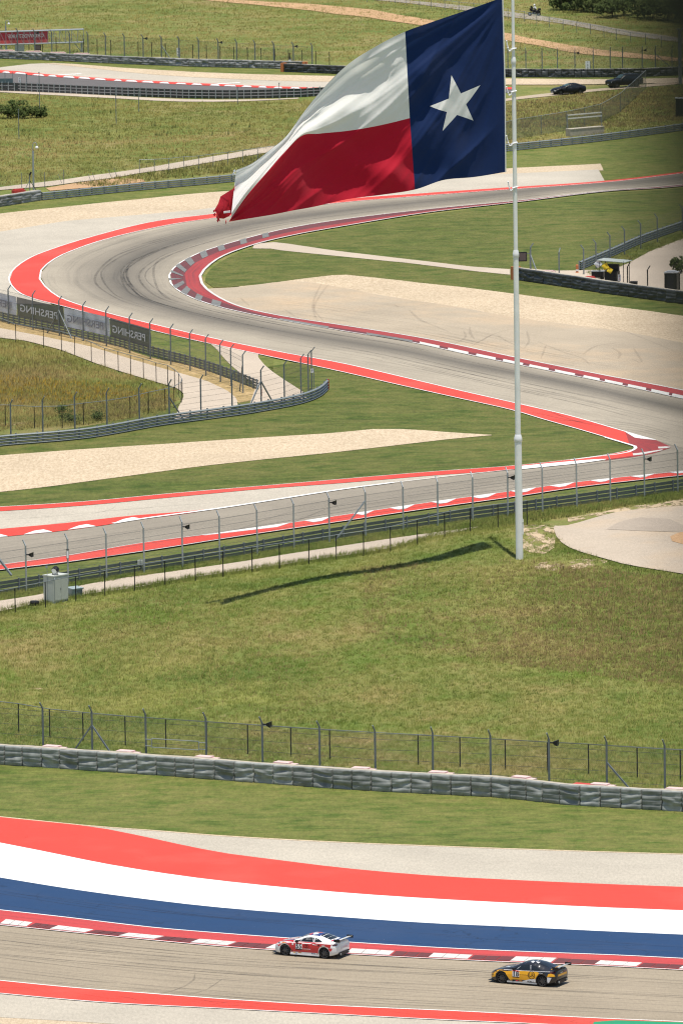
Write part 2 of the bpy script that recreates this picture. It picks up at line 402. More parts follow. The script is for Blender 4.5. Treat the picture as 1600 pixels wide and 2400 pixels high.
def sheet(name, A, B, mat, off, step=2.5, curve=True, ragged=0, parent=None, kind='structure', label=None):
    xy, a, b = strip_xy(A, B, step, curve)
    if ragged: xy = rag(xy, ragged)
    n, k = xy.shape[:2]
    V = np.dstack([xy, terr(xy[..., 0], xy[..., 1])+off])
    mb = MB(); mb.grid(V); me = mb.mesh(name, MAT[mat] if isinstance(mat, str) else mat, True)
    mid = xy[:, k//2]; u = np.r_[0, np.cumsum(np.linalg.norm(np.diff(mid, axis=0), axis=1))]
    v = np.linalg.norm(xy-xy[:, :1], axis=2)
    uvset(me, np.column_stack([np.repeat(u, k), v.ravel()]))
    # make sure faces look up
    me.update()
    if len(me.polygons) and me.polygons[len(me.polygons)//2].normal.z < 0: me.flip_normals()
    o = link(name, me, parent)
    if parent is None: o['kind'] = kind
    if label: o['label'] = label
    return o
def ribbon(name, pts, wid, mat, off, step=1.5, parent=None, world=False, kind='structure', n=None):
    c = np.array(pts, float) if world else PXY(cr(pts, 160))
    L = np.linalg.norm(np.diff(c, axis=0), axis=1).sum(); c = rsamp(c, n or int(max(4, L/step)))
    T = np.gradient(c, axis=0); T /= np.linalg.norm(T, axis=1)[:, None]+1e-9; Nn = np.column_stack([-T[:, 1], T[:, 0]])
    ww = np.broadcast_to(np.asarray(wid, float), (len(c),))[:, None]/2
    xy = np.stack([c-Nn*ww, c+Nn*ww], 1)
    V = np.dstack([xy, terr(xy[..., 0], xy[..., 1])+off])
    mb = MB(); mb.grid(V); me = mb.mesh(name, MAT[mat] if isinstance(mat, str) else mat)
    u = np.r_[0, np.cumsum(np.linalg.norm(np.diff(c, axis=0), axis=1))]
    uvset(me, np.column_stack([np.repeat(u, 2), np.tile([0, 1.0], len(c))]))
    me.update()
    if me.polygons[0].normal.z < 0: me.flip_normals()
    o = link(name, me, parent)
    if parent is None: o['kind'] = kind
    return o
def block(name, q, mat, off, parent, h=.035):
    """a painted kerb block: px quad a0,a1 (edge A) b1,b0 (edge B)"""
    xy = PXY(q); a0, a1, b1, b0 = xy
    n = int(max(2, np.linalg.norm(a1-a0)/1.5)); t = np.linspace(0, 1, n+1)[:, None]
    A = a0*(1-t)+a1*t; B = b0*(1-t)+b1*t
    g = np.stack([A, A*.5+B*.5, B], 1); z = terr(g[..., 0], g[..., 1])+off
    top = np.dstack([g, z+h]); mb = MB(); mb.grid(top)
    per = np.vstack([top[:, 0], top[-1, 1:], top[::-1, 2][1:], top[0, 1:2]]); k = len(per)
    low = per-np.array([0, 0, h+.02]); mb.add(np.vstack([per, low]), [(i, (i+1)%k, (i+1)%k+k, i+k) for i in range(k)])
    me = mb.mesh(name, MAT[mat]); me.update()
    if me.polygons[0].normal.z < 0: me.flip_normals()
    uvset(me, np.vstack(mb.v)[:, :2])
    return link(name, me, parent)
def yat(edge, x):
    e = np.array(edge); return float(np.interp(x, e[:, 0], e[:, 1]))
# ------------------------------------------------------------------ the ground, one sheet to the horizon
def axis(lo, hi, step, far, fine=None):
    a = list(np.arange(lo, hi+.01, step))
    if fine: a = [x for x in a if not fine[0] <= x <= fine[1]]+list(np.arange(fine[0], fine[1]+.01, fine[2]))
    s, x = step, hi
    while x < far[1]: s *= 1.35; x += s; a.append(x)
    s, x = step, lo
    while x > far[0]: s *= 1.35; x -= s; a.append(x)
    return np.unique(np.round(a, 3))
gx = axis(-120, 120, 3.0, (-2500, 2500), (-45, 60, 1.5)); gy = axis(330, 1260, 3.0, (-1200, 4500), (520, 640, 1.5))
GX, GY = np.meshgrid(gx, gy, indexing='ij')
mb = MB(); mb.grid(np.dstack([GX, GY, terr(GX, GY)])); me = mb.mesh('ground', MAT['ground'], True); me.update()
if me.polygons[0].normal.z < 0: me.flip_normals()
link('ground', me)['kind'] = 'structure'
O1, O2, O3, O4, O5 = .05, .08, .10, .12, .14
# ---- bottom corner (nearest) -------------------------------------------------
e_grass = ext([(0,1918),(219,1940),(357,1950),(510,1962),(800,1978),(1055,1988),(1310,1997),(1600,2006)])
e_red0 = ext([(0,1919),(219,1942),(255,1948),(357,1969),(444,1988),(536,2005),(638,2018),(800,2038),(1004,2056),(1208,2067),(1412,2076),(1600,2083)])
e_red1 = ext([(0,1979),(102,1999),(255,2030),(434,2058),(587,2076),(800,2096),(1004,2110),(1208,2121),(1412,2131),(1600,2138)])
e_blue0 = ext([(0,2061),(153,2086),(327,2110),(510,2131),(800,2154),(1004,2168),(1208,2177),(1412,2187),(1600,2195)])
e_blue1 = ext([(0,2138),(153,2155),(357,2179),(510,2192),(658,2203),(820,2214),(1055,2228),(1259,2237),(1463,2245),(1600,2252)])
e_kerb = ext([(0,2173),(128,2186),(276,2201),(444,2217),(622,2231),(800,2241),(994,2251),(1208,2261),(1387,2268),(1600,2279)])
e_kmid = ext([(0,2159),(66,2167),(219,2185),(380,2200),(554,2214),(713,2223),(920,2235),(1113,2245),(1310,2252),(1504,2263),(1600,2268)])
e_low0 = ext([(0,2303),(153,2318),(357,2334),(561,2349),(800,2363),(1055,2374),(1310,2387),(1412,2392),(1600,2400)])
e_low1 = ext([(0,2333),(128,2345),(286,2357),(510,2368),(800,2383),(1055,2396),(1200,2402),(1600,2422)])
e_grav = [(XL,2371),(0,2388),(210,2400),(600,2425),(XR,2500)]
e_bot = [(XL,2640),(800,2660),(XR,2700)]
bbase = ext([(0,1795),(224,1810),(408,1823),(592,1837),(800,1853),(1009,1864),(1152,1871),(1234,1879),(1310,1888),(1453,1897),(1600,1906)])
sheet('mown_grass', [(x, y-26) for x, y in bbase], [(x, y+4) for x, y in e_grass], 'mown', O1)
sheet('runoff_asphalt', e_grass, [(x, y+6) for x, y in e_red1], 'runoff', O2, ragged=.05)
ribbon('sand_edge', e_grass, .35, 'gravel', O2+.01)
sheet('track', [(x, y-6) for x, y in e_blue1], [(x, y+6) for x, y in e_low0], 'track', O2)
sheet('lower_runoff_asphalt', [(x, y-4) for x, y in e_low0], e_grav, 'runoff', O2-.01)
sheet('gravel_verge', e_grav, e_bot, 'gravel', O2-.02)
sheet('red_paint_band', e_red0, e_red1, 'red', O3)
sheet('white_paint_band', e_red1, e_blue0, 'white', O3)
sheet('blue_paint_band', e_blue0, e_blue1, 'blue', O3)
kb = sheet('kerb', e_blue1, e_kerb, 'redk', O4, step=1.2)
ribbon('kerb_line', e_blue1, .16, 'white', O4+.012); ribbon('track_edge_line', e_kerb, .12, 'white', O4+.012)
wl = [(0,62,14),(117,199,20),(278,360,24),(446,532,22),(622,700,22),(812,912,12),(1004,1095,12),(1195,1290,14),(1393,1490,14),(1590,1690,14),(-205,-122,16)]
for i, (a, b, sk) in enumerate(wl):
    for k in range(3):
        x0 = a+(b-a)*k/3+ (1.2 if k else 0); x1 = a+(b-a)*(k+1)/3
        block('kerb_block', [(x0, yat(e_kerb, x0)-2), (x1, yat(e_kerb, x1)-2), (x1+sk, yat(e_kmid, x1+sk)), (x0+sk, yat(e_kmid, x0+sk))], 'whitek', O4, kb)
for (a, b, sk) in [(64,116,18),(201,277,22),(362,444,23),(534,620,22),(914,1002,12),(1097,1193,13),(1292,1391,14),(1492,1588,14)]:
    for k in range(3):
        x0 = a+(b-a)*k/3+ 2; x1 = a+(b-a)*(k+1)/3
        block('kerb_block', [(x0, yat(e_kerb, x0)-2), (x1, yat(e_kerb, x1)-2), (x1+sk, yat(e_kmid, x1+sk)), (x0+sk, yat(e_kmid, x0+sk))], 'redx', O4, kb, .02)
sheet('lower_red_band', e_low0, e_low1, 'red', O3)
ribbon('red_band_line', e_low0, .15, 'white', O3+.012); ribbon('red_band_line', e_low1, .13, 'white', O3+.012)
sheet('green_paint_patch', [(1392,2401),(1406,2396),(1600,2402),(1900,2413)], [(1385,2412),(1420,2414),(1600,2424),(1900,2440)], 'green', O3+.02, curve=False)
# ---- plateau: service road, lower straight ------------------------------------
g_base = [(0,1392),(255,1352),(510,1312),(800,1262),(1004,1232),(1361,1184),(1600,1150)]
e_sr0 = ext([(0,1410),(90,1396),(194,1374),(255,1362),(400,1342),(591,1314),(719,1294),(900,1267),(1004,1253),(1120,1237)], r=False)
e_sr1 = ext([(0,1435),(69,1420),(191,1396),(319,1379),(400,1363),(591,1336),(720,1316),(900,1290),(1004,1268),(1120,1240)], r=False)
sheet('service_road', e_sr0, e_sr1, 'concrete', O2, ragged=.12, step=1.5)
e_k0 = ext([(0,1327),(153,1306),(337,1275),(515,1252),(679,1229),(800,1211),(1004,1181),(1208,1153),(1361,1132),(1600,1107)])
e_k1 = ext([(0,1339),(153,1321),(357,1292),(561,1260),(800,1225),(1004,1195),(1208,1167),(1361,1144),(1600,1117)])
e_t0 = [(XL,1298),(0,1262),(122,1250),(224,1237),(332,1220),(510,1196),(646,1175),(800,1151),(922,1135),(1106,1113),(1310,1091),(1412,1081),(1484,1071),(1540,1062),(1640,1048),(XR,1010)]
g_strip0 = [(x, y+3) for x, y in e_k1]
sheet('verge_grass', g_strip0, ext([(x, y+8) for x, y in g_base]), 'mown', O1, step=1.5)
sheet('straight_track', e_t0, [(x, y+2) for x, y in e_k0], 'track3', O2, step=2)
kb2 = sheet('straight_kerb', e_k0, e_k1, 'redk' if False else 'red', O4, step=1.5)
ribbon('kerb_line', e_k1, .2, 'white', O4+.012); ribbon('kerb_line', e_k0, .13, 'white', O4+.012)
mid2 = [(x, (yat(e_k0, x)+yat(e_k1, x))/2) for x in range(-200, 1900, 40)]
for a, b in [(712,776),(826,877),(912,973),(1009,1070),(1101,1165),(1195,1257),(1287,1346),(1382,1440),(1476,1535),(1565,1625)]:
    block('kerb_block', [(a, yat(e_k0, a)), (b, yat(e_k0, b)), (b-22, yat(mid2, b-22)), (a+22, yat(mid2, a+22))], 'white', O4, kb2)
block('kerb_block', [(470, yat(e_k0, 470)), (681, yat(e_k0, 681)), (650, yat(mid2, 650)-1), (480, yat(e_k0, 480)+2)], 'white', O4, kb2)
# upper kerb of the straight, runoff above it and the thin red band
e_u0 = [(XL,1274),(0,1243),(153,1229),(306,1212),(434,1202),(520,1193)]
e_u1 = [(XL,1298),(0,1262),(122,1250),(224,1237),(332,1220),(434,1207),(520,1194)]
e_b0 = [(XL,1206),(0,1191),(204,1178),(408,1159),(612,1142),(800,1126),(1004,1109),(1208,1094),(1336,1080),(1438,1066),(1479,1057)]
e_b1 = [(XL,1218),(0,1201),(204,1187),(408,1168),(612,1149),(800,1135),(1004,1118),(1208,1103),(1310,1090),(1412,1081),(1484,1071)]
sheet('straight_runoff', [(x, y) for x, y in e_b1[:-3]], [p for p in e_t0 if p[0] <= 1310], 'runoff', O2+.01, step=2)
kb3 = sheet('upper_kerb', e_u0, e_u1, 'red', O4, step=1.5)
for a, b, l in [(-40,18,10),(56,122,14),(160,224,14),(265,332,10)]:
    block('kerb_block', [(a, yat(e_u1, a)), (b, yat(e_u1, b)), (b-20, yat(e_u1, b-20)-7), (a+24, yat(e_u1, a+24)-6)], 'white', O4, kb3)
ribbon('track_edge_line', [(265,1230),(332,1219),(510,1195),(646,1174),(800,1150),(922,1134)], .55, 'white', O4+.014)
ribbon('track_edge_line', [(922,1134),(1106,1113),(1203,1103)], .16, 'white', O4+.012)
sheet('thin_red_band', e_b0, e_b1, 'red', O3+.02, step=2)
ribbon('red_band_line', e_b0, .12, 'white', O4+.012)
# ---- gravel bed and mown grass of the middle ------------------------------------
h_out = [(1600,1035),(1550,1038)]
e_T1 = [(143,722),(255,750),(357,776),(459,800),(612,833),(800,873),(917,900),(1055,931),(1203,964),(1277,986),(1348,1006),(1419,1027),(1476,1045),(1488,1050)]
e_T0 = [(168,710),(255,736),(352,760),(510,797),(663,828),(800,853),(902,876),(1004,900),(1106,924),(1208,947),(1340,978),(1465,1014),(1532,1033)]
# mown grass under everything between the fence strip and the straight
sheet('infield_grass', [(XL,980),(0,1020),(380,960),(560,880),(700,850),(800,866),(917,895),(1055,926),(1203,958),(1348,1000),(1476,1040),(1500,1046)],
      [(XL,1212),(0,1194),(204,1181),(408,1162),(612,1145),(800,1129),(1004,1112),(1208,1097),(1336,1083),(1438,1069),(1479,1060),(1496,1052)], 'mown2', O1, step=2.5)
sheet('infield_grass', [(300,775),(357,776),(459,800),(560,822),(640,840)], [(300,840),(352,838),(459,862),(560,890),(640,925)], 'mown', O1, step=2)
sheet('gravel_bed', [(XL,1096),(0,1069),(153,1057),(357,1044),(561,1030),(800,1015),(866,1008),(953,1008),(1030,1013),(1090,1017),(1152,1021)],
      [(XL,1190),(0,1154),(153,1137),(306,1117),(459,1096),(612,1080),(800,1060),(953,1043),(1055,1031),(1110,1026),(1152,1022)], 'gravel', O2, ragged=.18)
# ---- hairpin ------------------------------------------------------------------
h_in = [(1900,390),(1600,434),(1412,449),(1208,472),(1019,490),(800,516),(663,539),(536,572),(459,598),(408,629),(395,654),(408,675),(444,697),(510,720),(612,743),(800,777),(953,802),(1106,835),(1310,876),(1463,907),(1600,937),(1900,1003)]
h_mid = [(1900,391),(1600,435.5),(1412,449.7),(1208,473.5),(1019,494),(800,525),(663,549),(560,577),(492,600),(444,628),(428,654),(438,673),(465,692),(525,712),(612,738),(800,771),(953,795),(1106,827),(1310,868),(1463,898),(1600,927),(1900,993)]
h_grs = [(1900,392),(1600,437),(1412,450.5),(1208,475.5),(1004,499),(800,532),(689,552),(587,577),(510,608),(474,639),(468,654),(480,675),(510,697),(561,720),(663,743),(800,764),(1004,797),(1208,840),(1412,881),(1600,917),(1900,985)]
h_mid = h_mid[:14]+[(x, y*.62+.38*float(np.interp(x, [q[0] for q in h_grs[12:]], [q[1] for q in h_grs[12:]]))) for x, y in h_in[14:]]
h_o_in = [(1900,366),(1600,407),(1463,424),(1361,433),(1208,444),(1004,459),(800,476),(640,495),(505,512),(408,526),(255,560),(179,585),(128,608),(97,634),(92,652),(102,669),(133,695),(168,710),(255,736),(352,760),(510,797),(663,828),(800,853),(902,876),(1004,900),(1106,924),(1208,947),(1340,978),(1465,1014),(1532,1033),(1600,1052),(1900,1130)]
h_o_out = [(1900,362),(1600,403),(1463,420),(1361,429),(1208,439),(1004,453),(800,468),(640,486),(503,502),(357,521),(230,552),(128,583),(66,608),(31,634),(20,652),(23,664),(41,685),(77,701),(143,718),(255,748),(357,776),(459,800),(612,833),(800,873),(917,900),(1055,931),(1203,964),(1277,986),(1348,1006),(1419,1027),(1476,1045)]
sheet('hairpin_track', h_in, h_o_in, 'track2', O2, step=2.2)
sheet('hairpin_link', [(1484,1040),(1545,1034),(1630,1054)], [(1484,1076),(1560,1068),(1650,1056)], 'track3', O2-.012, step=2, curve=False)
sheet('hairpin_red_band', h_o_in[4:29], h_o_out[4:], 'red', O3, step=1.6)
sheet('exit_red_line', h_o_in[:6], h_o_out[:6], 'red', O3-.01, step=2)
ribbon('red_band_line', h_o_in[:30], .17, 'white', O3+.02); ribbon('red_band_line', h_o_out[5:], .15, 'white', O3+.02)
# apex of the lower corner
sheet('apex_paint', [(1474,1044),(1486,1048),(1490,1052),(1481,1059),(1463,1065),(1422,1070)], [(1466,1015),(1536,1033.5),(1574,1050.5),(1532,1065),(1481,1074),(1417,1082)], 'redd', O3+.004, step=1.0, curve=False)
sheet('apex_white_wedge', [(1463,1013),(1500,1023),(1536,1033)], [(1464,1014.5),(1488,1029),(1536,1034)], 'white', O3+.015, step=1.5, curve=False)
sheet('apex_white_stripe', [(1422,1072),(1460,1068),(1500,1064),(1552,1056)], [(1422,1076),(1460,1073),(1505,1068),(1552,1058)], 'whitek', O3+.015, step=1.5, curve=False)
sheet('apex_grey_block', [(1541,1050),(1560,1049),(1571,1050)], [(1543,1054),(1562,1053),(1571,1051)], 'whitek', O3+.015, step=1.5, curve=False)
sheet('apex_long_white', [(1223,1095),(1353,1083),(1404,1079),(1420,1079)], [(1223,1103),(1353,1090),(1404,1083),(1420,1080)], 'white', O3+.034, step=1.5, curve=False)
ribbon('apex_line', [(1419,1028),(1476,1045),(1488,1049),(1490,1052),(1481,1059),(1463,1065),(1422,1070),(1336,1081)], .3, 'white', O3+.03)
# inner kerb
kb4 = sheet('inner_kerb', h_mid, h_grs, 'redd', O4, step=1.3)
kb4b = sheet('inner_kerb_track_side', h_in, h_mid, 'redx', O4, step=1.3)
ribbon('kerb_line', h_grs, .28, 'whitek', O4+.015); ribbon('track_edge_line', h_in, .16, 'white', O4+.015)
hi_c = cr(h_in, 1200); hm_c = cr(h_mid, 1200)
def kpiece(p0, p1, mat, frac=1.0):
    i0 = int(np.argmin(((hi_c-np.array(p0))**2).sum(1))); i1 = int(np.argmin(((hi_c-np.array(p1))**2).sum(1)))
    j0 = int(np.argmin(((hm_c-hi_c[i0])**2).sum(1))); j1 = int(np.argmin(((hm_c-hi_c[i1])**2).sum(1)))
    m0 = hi_c[i0]*(1-frac)+hm_c[j0]*frac; m1 = hi_c[i1]*(1-frac)+hm_c[j1]*frac
    block('kerb_block', [hi_c[i0], hi_c[i1], m1, m0], mat, O4, kb4b)
def z38(x, y): return (380+x/3.92, 550+y/3.92)
for c, hl in [((950,14),9),((740,66),9),((545,125),9),((375,185),9),((245,240),8),((150,300),6),((95,355),5),((82,417),5),((130,480),6),((205,540),8),((330,602),10),((490,658),11)]:
    p = z38(*c); i = int(np.argmin(((hi_c-np.array(p))**2).sum(1))); L = np.linalg.norm(np.diff(hi_c, axis=0), axis=1).mean()
    k = max(1, int(hl/L)); kpiece(hi_c[i-k], hi_c[i+k], 'whiteg')
for a, b in [(655,770),(859,966),(984,1030),(1050,1096),(1114,1160),(1178,1223),(1240,1285),(1300,1346),(1366,1405),(1416,1458),(1469,1514),(1525,1565),(1575,1620)]:
    lo = h_in[12:]
    kpiece((a, yat(lo, a)), (b, yat(lo, b)), 'whiteg' if a < 900 else 'whitek', .85)
for a, b in [(1010,1100),(1240,1330),(1425,1490)]:
    pass
# infield of the hairpin
sheet('infield_wedge_grass', [(1900,396),(1600,440),(1412,454),(1208,479),(1004,503),(800,536),(689,556),(600,578),(520,612),(484,642),(480,660)],
      [(1900,800),(1600,745),(1463,727),(1310,708),(1208,694),(1086,678),(953,664),(800,650),(714,658),(638,668),(500,674)], 'mown2', O1, step=3)
sheet('access_path', [(596,572),(648,568),(780,588),(953,608),(1106,626),(1195,632)], [(592,583),(622,582),(661,588),(780,600),(953,617),(1106,636),(1195,645)], 'concrete', O2, ragged=.1, curve=False)
sheet('hairpin_gravel', [(560,672),(638,664),(714,653),(800,644),(953,660),(1086,675),(1208,690),(1310,704),(1463,723),(1600,741),(1900,786)],
      [(560,676),(640,672),(714,667),(800,681),(902,700),(1055,722),(1208,750),(1310,763),(1463,783),(1600,809),(1900,866)], 'gravel', O2, ragged=.25, curve=False)
sheet('inner_runoff', [(484,678),(560,674),(689,660),(800,675),(902,695),(1055,718),(1208,746),(1310,759),(1463,779),(1600,805),(1900,862)],
      [(500,690),(561,718),(663,741),(800,762),(1004,795),(1208,838),(1412,879),(1600,915),(1900,983)], 'runoff2', O2+.012, step=2.5)
# outside of the hairpin
sheet('outer_grass', [(XL,500),(0,478),(98,466),(306,446),(553,423),(850,392),(1190,351),(1361,334),(1600,303),(1900,262)],
      [(XL,545),(0,506),(128,493),(255,480),(485,456),(800,433),(1019,412),(1250,402),(1407,425),(1600,408),(1900,368)], 'mown', O1, step=3)
sheet('outer_gravel', [(XL,536),(0,501),(128,488),(255,474),(485,452),(800,428),(1019,407),(1183,396),(1407,384)],
      [(XL,592),(0,546),(153,521),(306,508),(459,495),(800,449),(1019,419),(1190,410),(1414,400)], 'gravel', O2, ragged=.3)
sheet('outer_runoff', [(XL,590),(0,544),(153,519),(306,506),(459,493),(800,447),(1019,417),(1190,408),(1402,398)],
      [(XL,760),(0,690),(60,640),(128,600),(357,530),(503,508),(800,474),(1019,457),(1208,444),(1418,427)], 'runoff', O2+.008, curve=False)
sheet('outer_runoff', [(XL,700),(-100,660),(0,640),(60,625)], [(XL,760),(-60,735),(20,712),(120,715)], 'runoff', O2-.008, curve=False)
# ---- left service road, straw verge, connecting path ------------------------------
sheet('straw_verge', [(XL,690),(0,752),(145,783),(255,806),(352,838),(459,862),(602,914),(640,930)], [(XL,735),(0,776),(102,796),(204,817),(319,852),(418,880),(533,922),(556,946)], 'straw', O1+.01, ragged=.15)
sheet('left_service_road', [(XL,715),(0,770),(102,790),(204,811),(319,846),(418,875),(482,893),(533,916),(553,936),(556,956)], [(XL,745),(0,793),(61,800),(143,821),(214,849),(282,872),(367,897),(418,912),(432,926),(410,985)], 'concrete', O2, ragged=.12, curve=False)
sheet('connecting_path', [(487,803),(507,819),(523,839),(538,855),(559,873),(600,905),(585,950)], [(606,831),(604,838),(620,857),(640,874),(668,893),(709,919),(720,935)], 'concrete', O2+.01, curve=False)
# ---- far field: path, dirt patch, far track -----------------------------------------
sheet('field_path', [(XL,478),(0,439),(77,430),(153,421),(217,411),(281,403),(332,396),(400,384),(638,343),(900,300)], [(XL,486),(0,446),(48,442),(107,438),(179,428),(270,416),(327,406),(400,397),(640,355),(900,312)], 'concrete', O2, ragged=.2, curve=False)
sheet('dirt_patch', [(107,441),(180,429),(275,418),(335,420)], [(118,448),(200,441),(262,436),(340,426)], 'dirt', O2-.01, ragged=.3)
f_k0 = [(XL,145),(0,165),(33,167),(90,172.7),(138,177),(260,185),(388,192),(515,198),(643,203),(751,206),(900,209),(1200,205)]
f_k1 = [(XL,151),(0,171),(33,173),(90,178.5),(138,181.5),(260,190),(388,197),(515,202.5),(643,207.5),(751,210.5),(900,214),(1200,210)]
sheet('far_runoff', [(XL,190),(0,158),(93,148),(166,149.5),(260,157),(419,167),(579,173.5),(760,178),(900,181),(1183,184),(1422,186),(1600,182),(1900,172)],
      [(XL,150),(0,169),(90,176),(260,188),(388,195),(515,201),(643,206),(760,206),(900,204),(1183,199),(1422,196),(1600,193),(1900,186)], 'runoff', O2, step=4)
sheet('far_gravel', [(106,148.5),(166,149.5),(260,157),(419,167),(579,173.5),(760,178),(900,181),(1183,184),(1422,186),(1600,182),(1900,172)],
      [(106,149.5),(166,155),(260,166),(451,181),(611,188),(760,191.6),(900,195),(1183,199),(1422,197),(1600,194),(1900,186)], 'gravel', O2+.02, step=4, ragged=.4)
sheet('far_verge_grass', [(XL,112),(0,136),(260,147),(451,155),(655,160),(760,171),(1185,179),(1600,176),(1900,168)], [(XL,192),(0,160),(93,149),(166,150.5),(260,158),(419,168),(579,174.5),(760,179),(1183,185),(1422,187),(1600,183),(1900,174)], 'mown', O1, step=4, curve=False)
sheet('far_track', f_k1, [(XL,184),(0,206),(260,222),(451,230),(643,229),(706,227),(760,224),(900,222),(1200,217)], 'track4', O2, step=4)
kb5 = sheet('far_kerb', f_k0, f_k1, 'red', O4, step=3)
for a, b in [(20,80),(105,195),(225,315),(355,430),(475,555),(590,670),(725,800),(830,920),(960,1035),(1080,1145),(1195,1260),(1315,1390),(1430,1510)]:
    a, b = 260+a/3.136, 260+b/3.136
    block('kerb_block', [(a, yat(f_k1, a)), (b, yat(f_k1, b)), (b-4, yat(f_k1, b-4)-2.7), (a+6, yat(f_k1, a+6)-2.7)], 'white', O4, kb5, .05)
for a, b in [(5,24),(34,62),(76,104),(112,133),(147,175),(183,212),(220,248)]:
    block('kerb_block', [(a, yat(f_k1, a)), (b, yat(f_k1, b)), (b-4, yat(f_k1, b-4)-2.7), (a+6, yat(f_k1, a+6)-2.7)], 'white', O4, kb5, .05)
ribbon('far_edge_line', [(113,178),(150,175.5),(191,173)], .9, 'white', O3); ribbon('far_edge_line', [(480,199.5),(520,196.5),(563,194)], .9, 'white', O3)
sheet('far_service_strip', [(XL,196),(0,210),(51,213),(260,224),(451,233),(643,232),(700,229)], [(XL,204),(0,216),(51,219),(260,230),(419,238),(579,237),(700,231)], 'concrete', O1+.02, step=4)
sheet('dirt_track', [(380,-12),(490,-5),(600,2),(800,15),(1014,48),(1183,77),(1259,92),(1361,110),(1586,135),(1900,165)], [(380,-10),(500,2),(640,14),(800,33),(994,60),(1183,94),(1259,107),(1361,125),(1586,143),(1900,172)], 'dirt', O2, step=4, ragged=.5)
sheet('far_road', [(700,-22),(925,-2),(1086,13),(1183,26),(1310,43),(1463,69),(1586,87),(1900,140)], [(700,-14),(925,4),(1004,13),(1101,26),(1183,38),(1310,54),(1463,82),(1586,98),(1900,152)], asphalt('grey road asphalt', (.27,.24,.19), .1), O2, step=4)
sheet('car_track', [(1120,242),(1185,231),(1290,218),(1440,204),(1600,190)], [(1120,250),(1185,237),(1297,224),(1440,210),(1600,196)], 'runoff2', O2-.01, step=3, ragged=.3)
# ---- marshal post ground on the right, pad by the flagpole -----------------------------
sheet('marshal_yard', [(1215,628),(1300,636),(1440,632),(1477,615),(1523,589),(1600,560),(1900,480)], [(1215,648),(1300,662),(1400,678),(1440,684),(1523,697),(1600,705),(1900,745)], 'concrete', O2-.005, curve=False)
sheet('parking_pad', [(1297,1258),(1303,1246),(1320,1237),(1344,1230),(1397,1214),(1451,1201),(1600,1187),(1900,1165)], [(1298,1262),(1303,1270),(1320,1281),(1347,1292),(1397,1306),(1469,1326),(1600,1347),(1900,1400)], 'pad', O2, step=2, ragged=.1)
sheet('pad_patch', [(1451,1226),(1495,1215),(1568,1219)], [(1420,1243),(1500,1247),(1640,1252)], asphalt('patched asphalt', (.36,.3,.235), .2), O2+.02, curve=False)
sheet('pad_patch', [(1570,1260),(1600,1250),(1680,1245)], [(1575,1272),(1620,1285),(1700,1290)], 'dirt', O2+.02, curve=False, ragged=.3)
# bare soil by the pole
def soilmat():
    m, t, b = newmat('patchy bare soil'); pos = N(t, 'NewGeometry').outputs['Position']; uv = N(t, 'UVMap').outputs['UV']
    t.links.new(mix(t, noise(t, pos, 3.0, 4), (.36,.26,.15), (.56,.44,.29)), b.inputs['Base Color']); b.inputs['Roughness'].default_value = .95
    t.links.new(ramp(t, noise(t, mapping(t, pos, (.8, .35, 1)), 1.0, 6, .75), [(.46, 0.0), (.54, 1.0)]), b.inputs['Alpha']); return m
MAT['soil'] = soilmat(); MAT['pale'] = grassmat('pale straw blades', [(.27,.27,.08),(.33,.31,.1),(.36,.33,.11),(.42,.36,.14)], blade=True)
sheet('bare_soil', [(1225,1240),(1262,1232),(1300,1232)], [(1225,1292),(1262,1297),(1300,1286)], 'soil', .035, ragged=.6, step=1.2)
sheet('bare_soil', [(1262,1322),(1330,1314),(1425,1312)], [(1245,1336),(1330,1340),(1418,1322)], 'soil', .035, ragged=.6, step=1.2)
sheet('bare_soil', [(1330,1213),(1450,1193),(1600,1172)], [(1330,1226),(1450,1203),(1600,1185)], 'soil', .035, ragged=.6, step=1.2)
# ---- tyre marks: dark rubber laid on the asphalt ------------------------------------------
def rubmat(a):
    m, t, b = newmat('rubber mark'); b.inputs['Base Color'].default_value = (.03,.028,.026,1); b.inputs['Roughness'].default_value = .8
    pos = N(t, 'NewGeometry').outputs['Position']
    al = ramp(t, noise(t, pos, .35, 4, .7), [(.3, .05), (.7, a)]); t.links.new(al, b.inputs['Alpha']); return m
RUB = rubmat(.14); RUBL = rubmat(.3)
def marks(curves, mat, off, name='tyre_marks', label='dark tyre marks on the asphalt'):
    mb = MB()
    for pts, wd in curves:
        c = PXY(cr(pts, 60)); L = np.linalg.norm(np.diff(c, axis=0), axis=1).sum(); c = rsamp(c, int(max(6, L/1.5)))
        T = np.gradient(c, axis=0); T /= np.linalg.norm(T, axis=1)[:, None]+1e-9; Nn = np.column_stack([-T[:, 1], T[:, 0]])
        ww = (wd/2*np.sin(np.linspace(.12, 3.0, len(c)))**.5)[:, None]
        xy = np.stack([c-Nn*ww, c+Nn*ww], 1); off += .00015
        mb.grid(np.dstack([xy, terr(xy[..., 0], xy[..., 1])+off]))
    o = link(name, mb.mesh(name, mat)); tag(o, label, 'tyre marks', kind='stuff'); return o
def between(A, B, t, xs, jit=0):
    return [(x, yat(A, x)*(1-t)+yat(B, x)*t+jit*math.sin(x*.004+t*9)) for x in xs]
cv = []
for i in range(46):
    t = random.uniform(.12, .95); x0 = random.uniform(-200, 1100); L = random.uniform(250, 900)
    dt = random.uniform(-.06, .06)
    xs = np.linspace(x0, x0+L, 7); cv.append(([(x, yat(e_kerb, x)*(1-t-dt*k/6)+yat(e_low0, x)*(t+dt*k/6)) for k, x in enumerate(xs)], random.uniform(.1, .26)))
cv += [([(300,2348),(420,2322),(455,2300),(457,2288)], .16), ([(330,2342),(470,2330),(520,2300)], .12)]
marks(cv, RUBL, O2+.006, label='dark tyre streaks along the nearest track')
